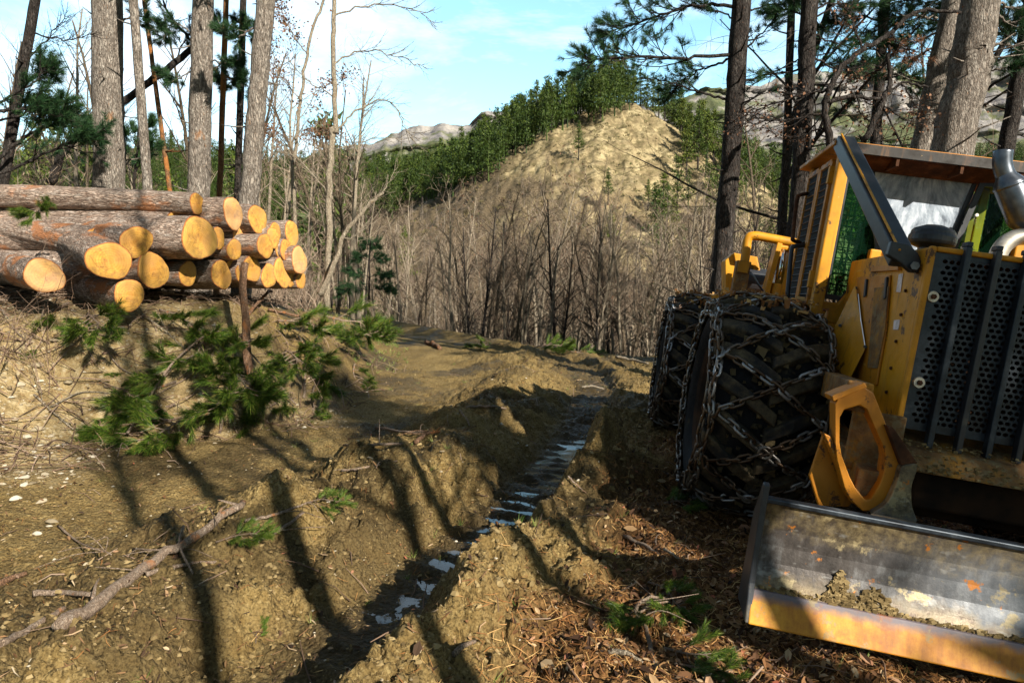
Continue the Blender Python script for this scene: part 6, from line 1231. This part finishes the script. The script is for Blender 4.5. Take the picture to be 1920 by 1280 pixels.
def leaves(mb, X, Y, Z, size):
    k = len(X); N = normals(X, Y) + rg6.normal(0, .45, (k, 3)); N /= np.linalg.norm(N, axis=1)[:, None]; a = rg6.normal(size=(k, 3)); d = a - N * (a * N).sum(1)[:, None]; d /= np.linalg.norm(d, axis=1)[:, None]; s = np.cross(N, d)
    C = np.stack([X, Y, Z], -1) + np.array([0, 0, 1]) * (.008 + .014 * rg6.random((k, 1))); l = size * rg6.uniform(.5, 1.4, (k, 1)); wd = l * rg6.uniform(.3, .6, (k, 1)); c = N * l * rg6.uniform(.05, .3, (k, 1))
    V = np.stack([C - d * l, C - d * l * .3 + s * wd + c, C + d * l * .5 + s * wd * .8 + c, C + d * l, C + d * l * .5 - s * wd * .8 + c, C - d * l * .3 - s * wd + c], 1).reshape(-1, 3); i = np.arange(k)[:, None] * 6
    mb.add(V, i + np.array([[0, 1, 2, 3]])); mb.f.append((i + np.array([[0, 3, 4, 5]]) + mb.n - 6 * k, 0))
OCT = np.array([(1, 0, 0), (.5, .8, 0), (-.5, .85, 0), (-1, 0, 0), (-.5, -.8, 0), (.5, -.85, 0), (.45, .3, .62), (-.4, .35, .7), (-.35, -.4, .6), (.4, -.35, .66), (0, 0, -.6)], float)
OCF = [(0, 1, 6), (1, 2, 7, 6), (2, 3, 7), (3, 4, 8, 7), (4, 5, 9, 8), (5, 0, 6, 9), (6, 7, 8, 9), (1, 0, 10), (2, 1, 10), (3, 2, 10), (4, 3, 10), (5, 4, 10), (0, 5, 10)]
def lumps(mb, X, Y, Z, size, sink=.25, flat=.7):
    k = len(X); s = size[:, None, None] * rg6.uniform(.7, 1.3, (k, 1, 3)) * np.array([1, .85, flat]); V = OCT[None] * (1 + rg6.normal(0, .26, (k, 11, 3))) * s; a = rg6.random(k) * 6.28; ca, sa = np.cos(a)[:, None], np.sin(a)[:, None]
    V = np.stack([V[:, :, 0] * ca - V[:, :, 1] * sa, V[:, :, 0] * sa + V[:, :, 1] * ca, V[:, :, 2]], -1) + np.stack([X, Y, Z + size * (.35 - sink)], -1)[:, None, :]
    i = np.arange(k)[:, None] * 11; st = mb.n; mb.v.append(V.reshape(-1, 3)); mb.n += k * 11
    for q in (3, 4):
        f = np.array([x for x in OCF if len(x) == q]); mb.f.append(((i[:, :, None] + f[None]).reshape(-1, q) + st, 0))
def mk(ch):
    def f(x, y):
        m = masks(x, y); return m[ch]
    return f
vis = lambda x, y: (np.abs(x) < .86 * y + 1.2) & (y > 1.8)
m0 = MB(); X, Y, Z = spots(70000, .0, 6.5, 2.0, 12, lambda x, y: mk(0)(x, y) * vis(x, y)); leaves(m0, X, Y, Z, .005 + .030 * rg6.random((len(X), 1)) ** 3.2); X, Y, Z = spots(4500, -6, 3, 2.2, 12, lambda x, y: .35 * vis(x, y)); leaves(m0, X, Y, Z, .014)
tag(link('leaf_litter', m0.mesh('leaf_litter', M['litter'], False)), 'brown leaf litter beside the skidder and strewn over the mud', 'leaf litter', kind='stuff')
m0 = MB(); X, Y, Z = spots(70000, -.5, 6.5, 2.0, 11, lambda x, y: (mk(0)(x, y) * .9 + .05) * vis(x, y)); strips(m0, X, Y, Z, .085, .0035)
X, Y, Z = spots(26000, -9, 2, 2.0, 12, lambda x, y: (.18 + .6 * mk(1)(x, y)) * vis(x, y)); strips(m0, X, Y, Z, .075, .003)
X, Y, Z = spots(6000, -6, 1, 6.5, 13, lambda x, y: mk(2)(x, y) * vis(x, y)); strips(m0, X, Y, Z, .12, .006)
tag(link('dead_needle_litter', m0.mesh('dead_needle_litter', M['straw'], False)), 'tan dead pine needles strewn over the ground', 'needle litter', kind='stuff')
m0 = MB(); X, Y, Z = spots(34000, -9, 1.5, 2.0, 11, lambda x, y: (.07 + .9 * mk(1)(x, y)) * vis(x, y)); lumps(m0, X, Y, Z, .003 + .020 * rg6.random(len(X)) ** 6 * np.clip(Y / 5, .4, 1.3))
X, Y, Z = spots(15000, -9, -.5, 3.0, 9.5, lambda x, y: mk(1)(x, y) * np.clip(.25 + 1.6 * fbm(x * .9, y * .9, 3, 205), 0, 1) * vis(x, y)); lumps(m0, X, Y, Z, .010 + .034 * rg6.random(len(X)) ** 3, .2, .65)
tag(link('gravel', m0.mesh('gravel', M['stone'], False)), 'pale gravel on the stony bank and the track', 'gravel', kind='stuff')
M['bark_bits'] = mat_leaf('bark_bits', [(0, (.03, .017, .01)), (.4, (.10, .055, .028)), (.75, (.20, .11, .05)), (.92, (.38, .27, .16)), (1, (.50, .40, .27))], .85)
m0 = MB(); X, Y, Z = spots(24000, -8, 3.5, 2.0, 14, lambda x, y: np.clip(.12 + 1.5 * fbm(x * 1.2, y * 1.2, 4, 211), 0, 1) * (1 - .9 * masks(x, y)[0]) * vis(x, y)); leaves(m0, X, Y, Z, .004 + .022 * rg6.random((len(X), 1)) ** 4); strips(m0, X[::2], Y[::2], Z[::2], .07, .006, .2, .008)
tag(link('bark_debris', m0.mesh('bark_debris', M['bark_bits'], False)), 'dark bark scraps and splinters trodden into the mud', 'bark debris', kind='stuff')
def clodd(x, y):
    d, t = rut_coords(x, y); return np.clip(np.exp(-((np.abs(d + .2) - .7) / .55) ** 2) + .12, 0, 1) * vis(x, y) * (1 - .8 * masks(x, y)[0])
m0 = MB(); X, Y, Z = spots(70000, -6, 4, 2.0, 14, clodd); lumps(m0, X, Y, Z, .003 + .018 * rg6.random(len(X)) ** 4, .45, .9); X, Y, Z = spots(3800, -4, 3, 2.4, 12, lambda x, y: np.exp(-((np.abs(rut_coords(x, y)[0] + .2) - .95) / .35) ** 2) * vis(x, y)); lumps(m0, X, Y, Z, .012 + .035 * rg6.random(len(X)) ** 3, .6, .8)
tag(link('mud_clods', m0.mesh('mud_clods', M['clod'], False)), 'crumbled brown clods of mud along the rut', 'mud clods', kind='stuff')
m0 = MB(); k_ = 0; C, Dd = [], []
X, Y, Z = spots(900, -5, 4.5, 2.4, 16, lambda x, y: (.10 + .35 * (fbm(x * .8, y * .8, 3, 201) > .12)) * vis(x, y))
for x, y, z in zip(X, Y, Z): C.append((x, y, z - .01)); Dd.append((0, 0, 1))
needles_at(m0, C, Dd, 9, .085, .005, 1.0, rg6)
X, Y, Z = spots(1000, -4, 1.0, 12, 24, lambda x, y: np.clip((np.interp(y, FOOT_Y, FOOT_X) - x + .3) * 1.5, 0, 1) * vis(x, y)); needles_at(m0, np.stack([X, Y, Z], -1), np.tile((0, 0, 1.), (len(X), 1)), 8, .13, .008, 1.0, rg6)
tag(link('grass', m0.mesh('grass', M['grass'], False)), 'sparse green and straw grass blades on the banks and mud', 'grass', kind='stuff')
m0 = MB(); X, Y, Z = spots(1500, -7, 6, 2.2, 14, lambda x, y: (.35 + .5 * mk(0)(x, y) + .4 * mk(1)(x, y)) * vis(x, y))
N = normals(X, Y)
for x, y, z, n in zip(X, Y, Z, N):
    a = rg6.random() * 6.28; d = np.array([math.cos(a), math.sin(a), 0]); d -= n * (d @ n); l = rg6.uniform(.06, .22); P0 = np.array([x, y, z]) + n * .008; tube(m0, [P0 - d * l, P0 + n * rg6.uniform(0, .03), P0 + d * l + rg6.normal(0, .02, 3)], np.array([1, .8, .4]) * rg6.uniform(.002, .006), 4, cap=False)
tag(link('small_twigs', m0.mesh('small_twigs', M['dead_twig'], True)), 'broken brown twigs scattered over the ground', 'twigs', kind='stuff')
# tangle of dead twigs left from trimming the logs, all down the bank
m0 = MB(); X, Y, Z = spots(2600, -6.5, -1.6, 5.5, 13, lambda x, y: np.clip(np.interp(y, FOOT_Y, FOOT_X) - x + .5, 0, 1) * (.25 + .9 * (fbm(x * .7, y * .7, 3, 207) > -.03)) * vis(x, y)); N = normals(X, Y)
for x, y, z, n in zip(X, Y, Z, N):
    a = rg6.random() * 6.28; d = np.array([math.cos(a), math.sin(a), 0]); d -= n * (d @ n); l = .08 + .42 * rg6.random() ** 2; h_ = rg6.uniform(.005, .09); P0 = np.array([x, y, z]) + n * .01
    P = spline([P0 - d * l, P0 - d * l * .3 + n * h_ + rg6.normal(0, .04, 3) * l, P0 + d * l * .4 + n * h_ * 1.3 + rg6.normal(0, .05, 3) * l, P0 + d * l + n * h_ * rg6.random()], 3); tube(m0, P, np.linspace(1, .4, len(P)) * rg6.uniform(.0025, .008), 5, cap=False)
tag(link('brush_tangle', m0.mesh('brush_tangle', M['dead_twig'], True)), 'tangle of dead trimmed twigs strewn down the bank under the logs', 'brushwood', kind='stuff')
# bigger stones, one by one
for k, (px, py, w_, lab) in enumerate(((72, 690, 26, 'largest pale stone high on the stony left slope'), (40, 725, 30, 'flat ochre stone left of the largest pale one'), (72, 808, 22, 'pale stone near the forked grey twig'), (95, 820, 20, 'second pale stone right under the forked grey twig'), (122, 835, 16, 'round stone right of the pair under the grey twig'), (130, 720, 26, 'pale flat slab beside the bent twig on the slope'), (28, 938, 22, 'tan stone at the left edge above the foreground'), (45, 912, 20, 'upright pale stone above the tan stone at the left edge'), (80, 942, 18, 'grey stone right of the tan stone'), (95, 980, 22, 'flat pale stone in the mud at the left'), (70, 1003, 24, 'long white stone lying left of the dry twig'), (165, 1058, 14, 'small tan stone beside the dry twig'), (175, 858, 16, 'lone pale stone where slope meets the track'), (60, 1240, 14, 'small pale stone in the shaded bottom left corner'))):
    p = gp(px, py); s = w_ * p.y / FOC / 1.9; mb = MB(); lumps(mb, np.array([0.]), np.array([0.]), np.array([0.]), np.array([s]), .1, .6); o = obj('stone', mb, M['stone']); o.location = p; b = o.modifiers.new('bevel', 'BEVEL'); b.width = s * .2; b.segments = 2
    tag(o, lab, 'stone')
